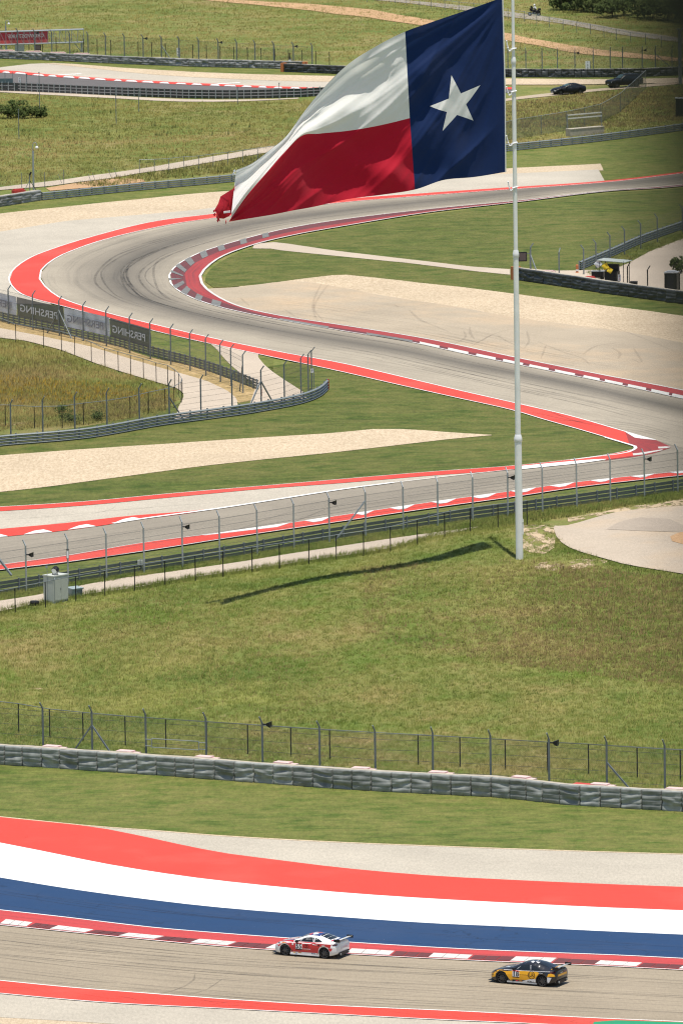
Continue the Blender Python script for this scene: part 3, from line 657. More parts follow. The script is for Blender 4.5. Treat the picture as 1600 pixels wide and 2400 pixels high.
cv = []
for i in range(44):
    t = random.uniform(.08, .7); i0 = random.uniform(0, .75); ln = random.uniform(.08, .22); dt = random.uniform(-.05, .05)
    a = cr(h_in, 400); b = cr(h_o_in, 400); ks = np.linspace(i0, min(.98, i0+ln), 9)
    cv.append(([a[int(k*399)]*(1-t-dt*j/8)+b[int(k*399)]*(t+dt*j/8) for j, k in enumerate(ks)], random.uniform(.12, .3)))
marks(cv, RUBL, O2+.006, label='curved tyre streaks round the hairpin')
def zD(x, y): return (800+x/1.96, 450+y/1.96)
cv = [([zD(*p) for p in q], wdt) for q, wdt in [
 ([(310,545),(360,590),(430,620),(500,650)], .35), ([(600,710),(690,660),(780,632)], .22), ([(590,625),(590,650),(610,680)], .3), ([(560,640),(570,670),(520,700)], .25),
 ([(850,640),(860,690),(840,720)], .25), ([(1110,750),(1160,715),(1275,695)], .3), ([(1240,720),(1280,745),(1270,770)], .3), ([(1340,720),(1380,790),(1330,770)], .25),
 ([(900,690),(1020,740),(1110,770),(1140,800)], .25), ([(240,520),(270,535),(290,530)], .3), ([(940,705),(915,770)], .2), ([(640,690),(700,660),(760,690),(830,720)], .25), ([(1180,600),(1290,640),(1420,690),(1540,740)], .2)]]
cv += [([z38(*p) for p in q], .25) for q in [[(1460,460),(1395,600),(1385,700),(1420,790)], [(1530,460),(1440,580),(1395,690),(1480,800)], [(720,590),(800,660)], [(1110,685),(1220,760)]]]
for i in range(30):
    x0 = random.uniform(560, 1300); t = random.uniform(.55, .97); xs = np.linspace(x0, x0+random.uniform(80, 300), 5)
    A = [(484,678),(689,660),(800,675),(902,695),(1055,718),(1208,746),(1310,759),(1463,779),(1600,805),(1900,862)]; B = [(500,690),(561,718),(663,741),(800,762),(1004,795),(1208,838),(1412,879),(1600,915),(1900,983)]
    cv.append(([(x, yat(A, x)*(1-t)+yat(B, x)*t) for x in xs], .2))
marks(cv, RUB, O2+.03, label='looping tyre marks on the sandy runoff inside the hairpin')
cv = [([(0,1222),(120,1213),(260,1200),(420,1187),(560,1178)], .2), ([(150,1216),(200,1210),(262,1196),(270,1190)], .2), ([(560,1262),(690,1225),(780,1190),(840,1176)], .22), ([(540,1250),(640,1215),(720,1192)], .18), ([(0,1290),(200,1262),(420,1232),(640,1200)], .25), ([(800,1180),(1000,1152),(1300,1112),(1500,1090)], .3), ([(700,1215),(900,1178),(1200,1138),(1560,1090)], .3), ([(60,1240),(120,1232),(200,1218)], .2)]
cv += [([(1219+i*9, 1010-i*14),(1330+i*8, 985+i*2),(1480+i*6, 990+i*6),(1570, 1012+i*5)], .3) for i in range(1, 5)]
marks(cv, RUBL, O2+.03, label='tyre marks on the straight and its runoff')
# ------------------------------------------------------------------ grass as blades
def scatter_xy(A, B, dens, curve=False):
    xy, a, b = strip_xy(A, B, 3.0, curve); n, k = xy.shape[:2]
    q = np.stack([xy[:-1, :-1], xy[1:, :-1], xy[1:, 1:], xy[:-1, 1:]], 2).reshape(-1, 4, 2)
    d1 = q[:, 2]-q[:, 0]; d2 = q[:, 3]-q[:, 1]; ar = np.abs(d1[:, 0]*d2[:, 1]-d1[:, 1]*d2[:, 0])/2
    N_ = int(ar.sum()*dens); idx = rng.choice(len(q), N_, p=ar/ar.sum()); u = rng.random((N_, 1)); v = rng.random((N_, 1)); Q = q[idx]
    return Q[:, 0]*(1-u)*(1-v)+Q[:, 1]*u*(1-v)+Q[:, 2]*u*v+Q[:, 3]*(1-u)*v
def clump(xy, scale, thr):
    """keep points where a smooth random field is high, so that tufts gather in patches"""
    f = np.zeros(len(xy))
    for k in range(7):
        a = rng.uniform(0, 2*math.pi); w_ = rng.uniform(.6, 1.8)/scale; f += np.sin((xy[:, 0]*math.cos(a)+xy[:, 1]*math.sin(a))*w_+rng.uniform(0, 6.28))
    return xy[f/2.6+rng.normal(size=len(xy))*.5 > thr]
def blades(name, xy, hmin, hmax, wid, nb, mat, label, lean=.5, spread=.12):
    n = len(xy); m = n*nb
    h0 = rng.uniform(hmin, hmax, n)
    b = np.repeat(np.column_stack([xy, terr(xy[:, 0], xy[:, 1])]), nb, 0)
    b[:, :2] += rng.normal(scale=spread, size=(m, 2)); b[:, 2] -= .02
    h = np.repeat(h0, nb)*rng.uniform(.6, 1.15, m); a = rng.uniform(0, 2*math.pi, m); l = rng.uniform(.1, 1, m)*lean*h
    wv = np.column_stack([-np.sin(a), np.cos(a), np.zeros(m)])*(wid*rng.uniform(.6, 1.3, m))[:, None]/2
    tip = b+np.column_stack([np.cos(a)*l+.10*h, np.sin(a)*l, h])
    V = np.stack([b-wv, b+wv, tip], 1).reshape(-1, 3)
    me = bpy.data.meshes.new(name); me.vertices.add(m*3); me.vertices.foreach_set('co', V.ravel().astype(np.float32))
    me.loops.add(m*3); me.loops.foreach_set('vertex_index', np.arange(m*3, dtype=np.int32))
    me.polygons.add(m); me.polygons.foreach_set('loop_start', np.arange(0, m*3, 3, dtype=np.int32)); me.polygons.foreach_set('loop_total', np.full(m, 3, dtype=np.int32))
    me.materials.append(MAT[mat]); me.update(); me.validate()
    o = link(name, me); tag(o, label, 'grass', kind='stuff'); return o
hill_top = [(XL,1500),(0,1437),(69,1422),(191,1399),(319,1381),(400,1366),(591,1338),(720,1318),(900,1292),(1004,1262),(1100,1243),(1250,1218),(1290,1236),(1297,1262),(1320,1283),(1397,1308),(1469,1328),(1600,1350),(1900,1402)]
hill_bot = [(XL,1735),(0,1756),(800,1810),(1600,1862),(1900,1885)]
hx = scatter_xy(hill_top, hill_bot, 13)
for A_, B_ in (([(1225,1240),(1300,1232)], [(1225,1292),(1300,1286)]), ([(1250,1318),(1425,1312)], [(1250,1338),(1418,1324)])):
    qa = PXY(A_+B_); c0_, s0_ = qa.mean(0), np.maximum(np.abs(qa-qa.mean(0)).max(0), 1.0)
    dd_ = (((hx-c0_)/s0_)**2).sum(1); hx = hx[(dd_ > 1.0) | (rng.random(len(hx)) < .22)]
blades('rough_grass', hx, .12, .28, .03, 9, 'blades', 'rough unmown grass covering the hill below the flagpole', lean=.9)
hb = clump(scatter_xy([(850,1330),(1200,1315),(1500,1345),(1900,1410)], [(850,1500),(1200,1560),(1500,1600),(1900,1640)], 12), 9, -.05)
blades('brown_grass', hb, .2, .4, .035, 7, 'brown', 'brownish dry grass on the right of the hill', lean=.8)
blades('ridge_grass', scatter_xy([(1000,1254),(1200,1205),(1400,1175),(1600,1146),(1800,1118)], [(1000,1272),(1200,1238),(1400,1200),(1600,1172),(1800,1150)], 14), .2, .45, .035, 7, 'blades', 'tall grass on the rise behind the flagpole')
blades('verge_weeds', scatter_xy([(XL,1438),(0,1392),(255,1353),(510,1313),(800,1263),(1004,1233),(1361,1188),(1600,1155)], [(XL,1460),(0,1410),(194,1374),(400,1342),(591,1314),(719,1294),(900,1267),(1120,1238),(1600,1167)], 22), .15, .42, .04, 7, 'weeds', 'green weeds along the foot of the middle guardrail', lean=.8)
blades('road_edge_grass', scatter_xy([(XL,1492),(0,1430),(69,1416),(191,1392),(319,1375),(400,1359),(591,1332),(720,1312),(900,1286),(1004,1266)], [(XL,1500),(0,1441),(69,1426),(191,1402),(319,1385),(400,1369),(591,1342),(720,1322),(900,1296),(1004,1275)], 22), .25, .5, .035, 7, 'blades', 'pale tall grass along the near edge of the service road')
lf = scatter_xy([(XL,750),(0,796),(61,803),(143,824),(214,852),(282,875),(367,900),(415,915)], [(XL,1050),(0,1012),(100,1004),(200,996),(300,984),(380,970),(400,955),(415,935)], 9)
blades('rough_grass', lf, .2, .5, .045, 7, 'farblades', 'rough grass inside the curve of the left service road', lean=.8)
blades('field_grass', scatter_xy([(XL,208),(0,218),(260,232),(419,240),(579,239),(700,234),(900,226),(1185,240),(1420,212),(1600,200),(1900,185)], [(XL,475),(0,436),(153,419),(332,394),(400,382),(700,336),(900,330),(1185,342),(1400,330),(1600,285),(1900,250)], 2.8), .15, .4, .08, 6, 'farblades', 'rough yellow green grass of the field beyond the hairpin', lean=.8, spread=.25)
blades('field_grass', scatter_xy([(XL,-60),(0,-50),(800,-40),(1200,-30),(1900,-10)], [(XL,105),(0,112),(300,128),(640,140),(1185,158),(1600,158),(1900,150)], 1.3), .15, .38, .10, 5, 'farblades', 'grass of the far slope at the top', lean=.8, spread=.3)
blades('path_side_grass', scatter_xy([(180,432),(327,408),(400,399),(640,357),(900,315)], [(240,440),(350,424),(553,404),(700,390),(900,370)], 3), .25, .6, .1, 6, 'farblades', 'rough grass between the field path and its guardrail', spread=.25)
blades('yard_grass', scatter_xy([(1375,640),(1440,600),(1520,570),(1600,545),(1800,490)], [(1385,648),(1470,620),(1525,590),(1600,562),(1800,505)], 8), .15, .35, .06, 6, 'blades', 'rough grass between the right hand guardrail and the yard')
blades('barrier_weeds', clump(scatter_xy([(XL,1730),(0,1752),(800,1806),(1600,1858),(1900,1880)], [(XL,1750),(0,1776),(800,1832),(1600,1884),(1900,1905)], 16), 4, -.2), .12, .32, .04, 7, 'weeds', 'fresh green grass behind the nearest tyre barrier')
blades('field_weeds', clump(scatter_xy([(200,255),(450,250),(650,255)], [(150,330),(450,320),(650,310)], .12), 25, .1), .4, .9, .1, 6, 'leaf', 'dark tall weeds dotted over the field', lean=.4, spread=.18)
fl = clump(scatter_xy([(XL,870),(0,880),(300,905),(400,920)], [(XL,960),(0,950),(300,935),(400,935)], 7), 6, .25)
blades('mown_stubble', scatter_xy([(XL,1772),(0,1800),(408,1828),(800,1858),(1152,1876),(1310,1893),(1600,1911),(1900,1935)], [(XL,1895),(0,1919),(219,1941),(510,1963),(800,1979),(1310,1998),(1600,2007),(1900,2020)], 14), .03, .075, .03, 5, 'stub', 'short mown grass beside the nearest runoff', lean=1.2)
blades('mown_stubble', scatter_xy([(XL,1105),(0,1050),(205,1033),(380,1003),(610,971),(750,935),(770,880),(917,904),(1055,935),(1203,968),(1348,1010),(1470,1048)], [(XL,1205),(0,1190),(204,1177),(408,1158),(612,1141),(800,1125),(1004,1108),(1208,1093),(1336,1079),(1438,1065),(1460,1062),(1475,1056)], 0.01), .03, .07, .035, 4, 'stub', 'short mown grass around the middle gravel bed', lean=1.2)
MAT['flower'] = flat('yellow flowers', (.5,.3,.03), .8); blades('wildflowers', fl, .25, .5, .06, 3, 'flower', 'orange yellow wildflowers in the left rough grass')

blades('brown_field_grass', scatter_xy([(1120,262),(1290,228),(1440,214),(1600,200),(1900,180)], [(1120,300),(1290,300),(1440,300),(1600,280),(1900,250)], 2.2), .2, .45, .08, 5, 'brown', 'reddish brown dry grass in front of the black vehicles', spread=.25)
blades('pad_edge_grass', scatter_xy([(1290,1262),(1320,1282),(1397,1307),(1469,1327),(1600,1349),(1900,1404)], [(1280,1275),(1320,1296),(1397,1318),(1469,1338),(1600,1362),(1900,1420)], 12), .15, .35, .035, 6, 'blades', 'grass creeping over the edge of the concrete pad')
cv = []
for i in range(26):
    t0_ = random.uniform(.1, .9); x0 = random.uniform(-200, 1300); L_ = random.uniform(120, 620); A_, B_ = random.choice([(e_blue0, e_blue1)]*4+[(e_red0, e_red1), (e_red1, e_blue0)]); dt = random.uniform(-.2, .2)
    cv.append(([(x, yat(A_, x)*(1-t0_-dt*k/5)+yat(B_, x)*(t0_+dt*k/5)) for k, x in enumerate(np.linspace(x0, x0+L_, 6))], random.uniform(.06, .16)))
for i in range(14):
    x0 = random.uniform(-100, 1400); cv.append(([(x, yat(e_low0, x)*.5+yat(e_low1, x)*.5+random.uniform(-6, 6)) for x in np.linspace(x0, x0+random.uniform(80, 300), 4)], .1))
marks(cv, rubmat(.32), O3+.006, label='faint tyre marks across the painted bands')

blades('dry_litter', clump(scatter_xy(hill_top, hill_bot, 5), 7, .75), .1, .22, .05, 7, 'brown', 'dry brown grass litter in patches over the hill', lean=1.0, spread=.2)
blades('pale_grass', clump(scatter_xy(hill_top, hill_bot, 4), 11, .8), .22, .42, .03, 8, 'pale', 'taller pale yellow grass in patches over the hill', lean=.8)
blades('bright_grass', clump(scatter_xy(hill_top, hill_bot, 4), 9, .8), .12, .3, .035, 7, 'weeds', 'fresh green grass in patches over the hill', lean=.8)

blades('brown_grass', clump(scatter_xy([(XL,790),(0,815),(143,840),(282,890),(400,925)], [(XL,1040),(0,1005),(200,990),(330,972),(400,940)], 8), 6, .0), .2, .45, .04, 6, 'brown', 'brownish seeding grass inside the left road curve')

def edge_tufts(name, pts, wid, dens, label, mat='stub', h=(.05,.13), bw=.045):
    c = rsamp(PXY(cr(pts, 200)), 400); L = np.linalg.norm(np.diff(c, axis=0), axis=1).sum(); n = int(L*wid*dens); i = rng.integers(0, 399, n); u = rng.random((n, 1))
    T = c[i+1]-c[i]; T /= np.linalg.norm(T, axis=1)[:, None]+1e-9; xy = c[i]*(1-u)+c[i+1]*u+np.column_stack([-T[:, 1], T[:, 0]])*(rng.normal(size=n)*wid*.5)[:, None]
    w_ = np.sin(c[i][:, 0]*1.9+c[i][:, 1]*.7)+np.sin(c[i][:, 0]*.6-c[i][:, 1]*1.1); xy = xy[w_+rng.normal(size=n)*.8 > -.3]
    blades(name, xy, h[0], h[1], bw, 6, mat, label, lean=.9, spread=.1)
edge_tufts('edge_grass', e_grass, .35, 40, 'grass creeping over the edge of the nearest runoff')
edge_tufts('edge_grass', [(0,1069),(153,1057),(357,1044),(561,1030),(800,1015),(866,1008),(953,1008),(1030,1013),(1152,1021)], .8, 16, 'grass creeping over the upper edge of the middle gravel bed')
edge_tufts('edge_grass', [(0,1154),(153,1137),(306,1117),(459,1096),(612,1080),(800,1060),(953,1043),(1055,1031),(1152,1022)], .8, 16, 'grass creeping over the lower edge of the middle gravel bed')
edge_tufts('edge_grass', [(560,672),(638,664),(714,653),(800,644),(953,660),(1086,675),(1208,690),(1310,704),(1463,723),(1600,741)], 1.2, 8, 'grass creeping over the edge of the hairpin gravel', bw=.07)
edge_tufts('edge_grass', [(0,501),(128,488),(255,474),(485,452)], 1.2, 8, 'grass creeping over the outer gravel', bw=.07)
edge_tufts('barrier_foot_grass', [(x, y+2) for x, y in bbase], .25, 40, 'taller grass left standing at the foot of the nearest barrier', 'weeds', (.08,.2), .03)
# ------------------------------------------------------------------ guardrails
def frame_dir(a, b):
    d = np.array(b)-np.array(a); d = d[:2]/np.linalg.norm(d[:2]); return d, np.array([-d[1], d[0]])
def guardrail(label, pts, h, nb, sp, side, mat='rail', pmat='galvd', stripes=False, curve=True, ph=None):
    """pts px base line; side=+1: the beams sit on the left normal side of the posts"""
    xy = PXY(cr(pts, 120) if curve else pts); L = np.linalg.norm(np.diff(xy, axis=0), axis=1).sum()
    n = int(max(2, round(L/sp))); c = rsamp(xy, n+1); W = np.column_stack([c, terr(c[:, 0], c[:, 1])])
    rt = root('guardrail', W[0], label, 'guardrail', 'guardrails along the track')
    f = rsamp(xy, max(n*2, 12)+1); T = np.gradient(f, axis=0); T /= np.linalg.norm(T, axis=1)[:, None]; Nn = np.column_stack([-T[:, 1], T[:, 0]])*side
    z = terr(f[:, 0], f[:, 1])
    bh = (h-.06)/nb
    prof = [(.09,0),(.10,.12),(.19,.42),(.19,.55),(.13,.78),(.05,1.0)]
    for k in range(nb):
        z0 = .06+k*bh; hh = bh*.80
        V = np.stack([np.column_stack([f+Nn*d, z+z0+t*hh]) for d, t in prof]+[np.column_stack([f+Nn*d_, z+z0+t*hh]) for d_, t in ((.03,1.0), (.07, 0.0))], 1)
        V = np.concatenate([V, V[:, :1]], 1); mb = MB(); mb.grid(V)
        o = part('beam', mb, MAT[mat], rt)
    mb = MB(); ph = ph or h+.02; mb.box((0, 0, ph/2-.15), (.1, .14, ph+.3)); me = mb.mesh('post', MAT[pmat])
    for i in range(n+1):
        d, _ = frame_dir(W[max(0, i-1)], W[min(n, i+1)])
        link('post', me, rt, tuple(W[i]-np.array(rt.location)), math.atan2(d[1], d[0]))
    if stripes:
        e = len(f)-1
        for k in range(nb*2):
            mb = MB(); zz = .06+k*bh/2; P0 = np.r_[f[e]+Nn[e]*.14, z[e]+zz]; mb.box(P0+np.array([0,0,bh/4]), (.16,.1,bh/2*.9))
            part('end_stripe', mb, MAT['redslab' if k % 2 else 'orange'], rt)
    return rt, W
# ------------------------------------------------------------------ fences
def postmesh(h, arm, w, mat, name='post'):
    mb = MB(); a = .58 if arm else 0
    hs = h-a*.75
    mb.box((0, 0, hs/2-.1), (w, w*.35, hs+.2)); mb.box((0, w*.42, hs/2-.1), (w*.32, w*.5, hs+.2))
    if arm: mb.bar((0, 0, hs-.02), (0, a*.62, h), w*.55, w*.7)
    return mb.mesh(name, mat)
def wiremesh(A, B, z0, z1, sp, r, cab=(), cr_=.008):
    """chain link between two posts: diagonal wires clipped to the bay, plus cables"""
    A = np.array(A); B = np.array(B); L = np.linalg.norm((B-A)[:2]); H = z1-z0; d = (B-A)/max(L, 1e-6); up = np.array([0,0,1.0])
    mb = MB(); v = []; f = []
    nrm = np.array([-d[1], d[0], 0])
    for sgn in (1, -1):
        for s in np.arange(-H, L, sp):
            s0, t0, s1, t1 = s, 0.0, s+H, H
            if s0 < 0: t0 -= s0; s0 = 0
            if s1 > L: t1 -= s1-L; s1 = L
            if t1-t0 < .05: continue
            if sgn < 0: a = (L-s0, t0); b = (L-s1, t1)
            else: a = (s0, t0); b = (s1, t1)
            pa = A+d*a[0]+up*(z0+a[1]); pb = A+d*b[0]+up*(z0+b[1]); k = len(v); q = (d*(-sgn)+up)*.707
            v += [pa-q*r, pa+q*r, pb+q*r, pb-q*r]; f.append((k, k+1, k+2, k+3))
    mb.add(v, f)
    for c in cab: mb.bar(A+up*c, B+up*c, cr_*2, cr_*2)
    return mb
def fence(label, pts, h=4.0, arm=True, w=.13, pmat='galvd', lean=1, mesh=(.1, 3.4), sp=.11, r=.0026, cab=(.3,.9,1.6,2.3,3.0,3.35), rail=None, wmat='wire', group='tall catch fences', cat='fence', braces=(), base_world=False):
    W = np.array(pts, float) if base_world else PS(pts)
    rt = root('catch_fence' if arm else 'chain_link_fence', W[0], label, cat, group); L0 = np.array(rt.location)
    me = postmesh(h, arm, w, MAT[pmat])
    for i in range(len(W)):
        d, nn = frame_dir(W[max(0, i-1)], W[min(len(W)-1, i+1)])
        link('post', me, rt, tuple(W[i]-L0), math.atan2(d[1], d[0])+(0 if lean > 0 else math.pi))
    for i in range(len(W)-1):
        if mesh: part('wire_mesh', wiremesh(W[i], W[i+1], mesh[0], mesh[1], sp, r, cab), MAT[wmat], rt)
        if rail:
            mb = MB(); mb.tube([W[i]+(0,0,rail), W[i+1]+(0,0,rail)], .028, 6); part('top_rail', mb, MAT['galv' if pmat != 'black' else 'galvd'], rt)
    for i, s, zt in braces:
        d, nn = frame_dir(W[max(0, i-1)], W[min(len(W)-1, i+1)]); d3 = np.r_[d, 0]
        mb = MB(); a = W[i]+np.array([0, 0, zt]); b = W[i]+d3*s; b[2] = float(terr(b[0], b[1])); mb.bar(a, b, .1, .1); part('brace', mb, MAT[pmat], rt)
    return rt, W
def speaker(at, label, ang=0.0, s=1.0):
    rt = root('loudspeaker', at, label, 'loudspeaker', 'loudspeakers on the fence posts', ang)
    mb = MB(); mb.lathe([(.0,0),(.05*s,0),(.05*s,.22*s),(.09*s,.25*s),(0,.26*s)], 10, (.06*s,0,0), 'x'); part('driver', mb, MAT['blackp'], rt, world=False)
    h0, h1, w1 = .08*s, .2*s, .28*s; x0, x1 = .3*s, .62*s
    v = [(x0,-h0,-h0),(x0,h0,-h0),(x0,h0,h0),(x0,-h0,h0),(x1,-w1,-h1),(x1,w1,-h1),(x1,w1,h1),(x1,-w1,h1),(x1-.06*s,0,0)]
    mb = MB(); mb.add(v, [(0,1,5,4),(1,2,6,5),(2,3,7,6),(3,0,4,7),(3,2,1,0),(4,5,8),(5,6,8),(6,7,8),(7,4,8)]); part('horn', mb, MAT['blackp'], rt, world=False)
    mb = MB(); mb.bar((-.02,0,0), (.1*s,0,0), .06, .06); part('bracket', mb, MAT['galv'], rt, world=False)
    return rt
def post_top(W, i, z): return W[i]+np.array([0, 0, z])
# nearest fence behind the nearest barrier
bx = [(-30,1770),(102,1780),(217,1788),(343,1796),(484,1805),(616,1816),(750,1826),(880,1837),(1015,1841),(1150,1848),(1287,1856),(1422,1864),(1558,1872),(1695,1881)]
F1, W1 = fence('tall grey catch fence behind the nearest tyre barrier, at the foot of the hill', bx, lean=-1, braces=((2,-2.0,2.6),(2,2.0,2.6),(11,2.1,2.2)))
mb = MB()
A, B = W1[3], W1[4]; d = (B-A)/np.linalg.norm(B-A); n2 = np.array([d[1], -d[0], 0])*.12
for z in (1.35, 1.95): mb.tube([A+d*.5+n2+(0,0,z), B-d*.5+n2+(0,0,z)], .03)
for s in (.5, np.linalg.norm(B-A)-.5): mb.tube([A+d*s+n2+(0,0,1.33), A+d*s+n2+(0,0,1.97)], .03)
for z in (1.42, 1.88):
    mb.tube([A+n2+(0,0,z), A+d*.5+n2+(0,0,z)], .03); mb.tube([B+n2+(0,0,z), B-d*.5+n2+(0,0,z)], .03)
part('gate_frame', mb, MAT['galv'], F1)
speaker(post_top(W1, 5, 3.45), 'black loudspeaker on the nearest fence, left of the middle', -.25); speaker(post_top(W1, 10, 3.3), 'black loudspeaker on the nearest fence, right part', -.25); speaker(post_top(W1, 0, 3.5)+(.2,0,0), 'black loudspeaker cut off by the left edge, nearest fence', -.25)
bk = [(-60,1706),(44,1718),(117,1731),(195,1739),(294,1748),(389,1755),(485,1762),(581,1768),(682,1775),(773,1781),(880,1788),(980,1793),(1078,1799),(1184,1805),(1283,1811),(1379,1816),(1493,1824),(1594,1830),(1700,1837)]
fence('low black chain-link fence along the bottom of the hill', bk, h=2.1, arm=False, w=.08, pmat='black', mesh=(.08, 2.05), sp=.13, r=.0022, cab=(), rail=2.08, wmat='wireb', group='low black fences')
# middle fence along the lower straight
tops = [(-40,1278),(62,1263),(160,1248),(250,1234),(338,1220),(428,1207),(515,1194),(603,1180),(689,1168),(772,1157),(857,1147),(945,1133),(1026,1122),(1108,1110),(1190,1100),(1271,1089),(1351,1078),(1430,1067),(1510,1057),(1588,1048),(1665,1038)]
gy_ = [(x, yat(g_base, x) if 0 <= x <= 1600 else (1392-x*40/255 if x < 0 else 1150-(x-1600)*.142)) for x, _ in tops]
F2, W2 = fence('tall grey catch fence along the lower straight behind the flagpole', [(x, y+5) for x, y in gy_], lean=1, cab=(.3,.8,1.3,1.8,2.3,2.8,3.35), pmat='galv', braces=((10,-2.8,2.9),))
for i, s in ((1,'leftmost'),(5,'second from the left'),(9,'third from the left, right of the floodlit cabinet'),(14,'beside the flagpole'),(18,'near the corner apex on the right')):
    speaker(post_top(W2, i, 2.9 if i == 1 else 3.2), 'black loudspeaker on the middle catch fence, '+s, -.3, .9)
guardrail('low grey guardrail with three beams along the middle catch fence', ext(g_base), 1.0, 3, 1.9, 1)
bm = [(-40,1455),(36,1439),(107,1424),(178,1410),(246,1398),(316,1386),(387,1374),(458,1362),(523,1352),(591,1342),(655,1333),(724,1323),(788,1313),(852,1304),(915,1294),(978,1284),(1042,1274),(1102,1265),(1167,1255),(1235,1244)]
F3, W3 = fence('low black chain-link fence beside the service road below the flagpole', bm, h=2.0, arm=False, w=.075, pmat='black', mesh=(.08, 1.95), sp=.14, r=.0022, cab=(), rail=1.98, wmat='wireb', group='low black fences')
mb = MB(); a = P(28,1400)+(0,0,1.7); b = P(-40,1395)+(0,0,4.6); mb.bar(a, b, .14, .14); part('brace', mb, MAT['galvd'], F3)
# banner fence of the hairpin
pf = [(-40,745),(20,760),(77,774),(139,788),(195,800),(249,813),(304,829),(352,843),(400,856),(445,870),(482,882),(516,896),(541,906),(569,922)]
F4, W4 = fence('tall grey catch fence carrying the banners on the left of the hairpin', pf, lean=1, pmat='galvd', braces=((3,-2.9,2.6),(3,2.9,2.6),(13,-1.5,2.6)))
guardrail('dark guardrail behind the banners on the left', [(XL,690),(-40,741),(0,753),(145,784),(255,808),(352,835),(459,863),(541,890),(602,915)], 1.05, 4, 1.3, 1)
pg = [(-50,1053),(26,1041),(101,1033),(176,1023),(251,1013),(327,1002),(397,992),(471,981),(544,971),(612,959),(666,945),(705,930),(722,921),(730,913)]
F5, W5 = fence('tall dark catch fence behind the curved guardrail on the left', pg, lean=-1, mesh=None, braces=((6,1.9,2.4),(9,-2.4,2.6),(9,2.4,2.6)))
for i in range(6, 13):
    mb = MB()
    for z in (.5,1.0,1.5,2.0,2.5,3.0,3.4): mb.bar(W5[i]+(0,0,z), W5[i+1]+(0,0,z), .014, .014)
    part('cable', mb, MAT['wireb'], F5)
for i in list(range(0, 6))+[10, 11, 12]: part('wire_mesh', wiremesh(W5[i], W5[i+1], .1, 2.4 if i < 6 else 3.3, .12, .003), MAT['wireb'], F5)
guardrail('curved guardrail with four beams and striped end on the left', [(XL,1092),(-60,1055),(0,1047.5),(205,1029),(380,999),(508,982),(610,967),(712,946),(750,930),(766,915)], 1.08, 4, 2.0, -1, stripes=True)
bl = [(-60,765),(37,806),(102,815),(144,824),(175,834),(214,849),(246,864),(277,872),(306,881),(336,889),(366,899),(393,905),(409,915),(419,924),(427,938),(425,945),(408,957),(387,962),(348,970),(305,981),(250,990),(196,996),(146,1003),(81,1004),(13,1000),(-60,1003)]
fence('low black chain-link fence wrapped round the left rough grass', bl, h=2.0, arm=False, w=.07, pmat='black', mesh=(.08, 1.95), sp=.15, r=.0022, cab=(), rail=1.98, wmat='wireb', group='low black fences')
# far guardrail of the hairpin and its tyre wall, posts of the field fence
guardrail('long grey guardrail beyond the hairpin, partly behind the flag', [(98,470),(306,449),(553,426),(850,392),(1190,355),(1361,337),(1600,306),(1900,262)], 1.05, 4, 2.0, -1)
ff = [(-40,446),(51,441),(105,439),(150,434)]
fence('short chain-link fence by the lamp post at far left', ff, h=1.9, arm=False, w=.07, pmat='galvd', mesh=(.08,1.85), sp=.16, r=.003, cab=(), rail=None, group='low field fences')
fence('thin chain-link fence along the field path left of the flag', [(327,405),(362,404),(396,402),(431,398),(466,396),(500,391),(534,387),(569,382),(604,377),(650,371)], h=1.7, arm=False, w=.07, pmat='galvd', mesh=(.08,1.65), sp=.16, r=.003, cab=(), rail=1.66, group='low field fences')
mb = MB(); W = PS([(145,430),(180,434),(215,430),(225,428),(262,419),(275,416)]); rt = root('fallen_fence', W[0], 'sagging fallen wire fence beside the dirt patch', 'fence')
zz = [1.7,.3,.9,.2,.7,.2]
for i in range(5): part('wire_mesh', wiremesh(W[i]+(0,0,zz[i]*.5), W[i+1]+(0,0,zz[i+1]*.5), 0, .6, .16, .003), MAT['wire'], rt)
for i in (0, 2, 3, 4, 5):
    mb = MB(); mb.bar(W[i], W[i]+(-.4,0,1.2), .05, .05); part('post', mb, MAT['galvd'], rt)
# far catch fence and black fence at the back
def z2(x, y): return (260+x/3.136, 80+y/3.136)
def z1(x, y): return (x/6.03, 40+y/6.03)
top2 = [(124,65.5),(164,87),(207,88)]
fx = [(-40,),(10,),(42,),(82,),(122,),(164,),(207,),(248,)]
fb = [(x, 126+(x)*.055-3.5) for x in (-40,0,42,82,122,164,207,248,292,336,379,420,466,512,555,598,642,688,732)]
F6, W6 = fence('far catch fence behind the long pale tyre barrier at top left', fb, h=3.9, w=.16, lean=-1, sp=.2, r=.005, cab=(3.3,), braces=((10,2.2,2.4),))
for i, s in ((3,'above the screen by the red banner'),(9,'left of the white number board'),(13,'right of the white number board'),(17,'above the orange block')): speaker(post_top(W6, i, 3.3), 'small far loudspeaker on the back fence, '+s, -.2, 1.0)
fbk = [(x, 116+x*.055) for x in range(-60, 800, 32)]
fence('far low black fence at the foot of the top left slope', fbk, h=2.4, arm=False, w=.1, pmat='black', mesh=(.1,2.35), sp=.22, r=.004, cab=(), rail=None, wmat='wireb', group='low black fences')
fr = [(x, yr) for x, yr in [(1100,166),(1145,166),(1190,166),(1232,166),(1270,166),(1306,166),(1347,165),(1390,164.5),(1430,164),(1459,163),(1505,162),(1536,161),(1575,160),(1620,158)]]
F7, W7 = fence('far catch fence behind the dark tyre barrier at top right', fr, h=3.4, w=.14, lean=-1, sp=.2, r=.005, cab=(3.0,), braces=((11,2.5,2.2),))
speaker(post_top(W7, 6, 2.6), 'small far loudspeaker left of the right number board', -.2); speaker(post_top(W7, 10, 2.8), 'small far loudspeaker right of the right number board', -.2)
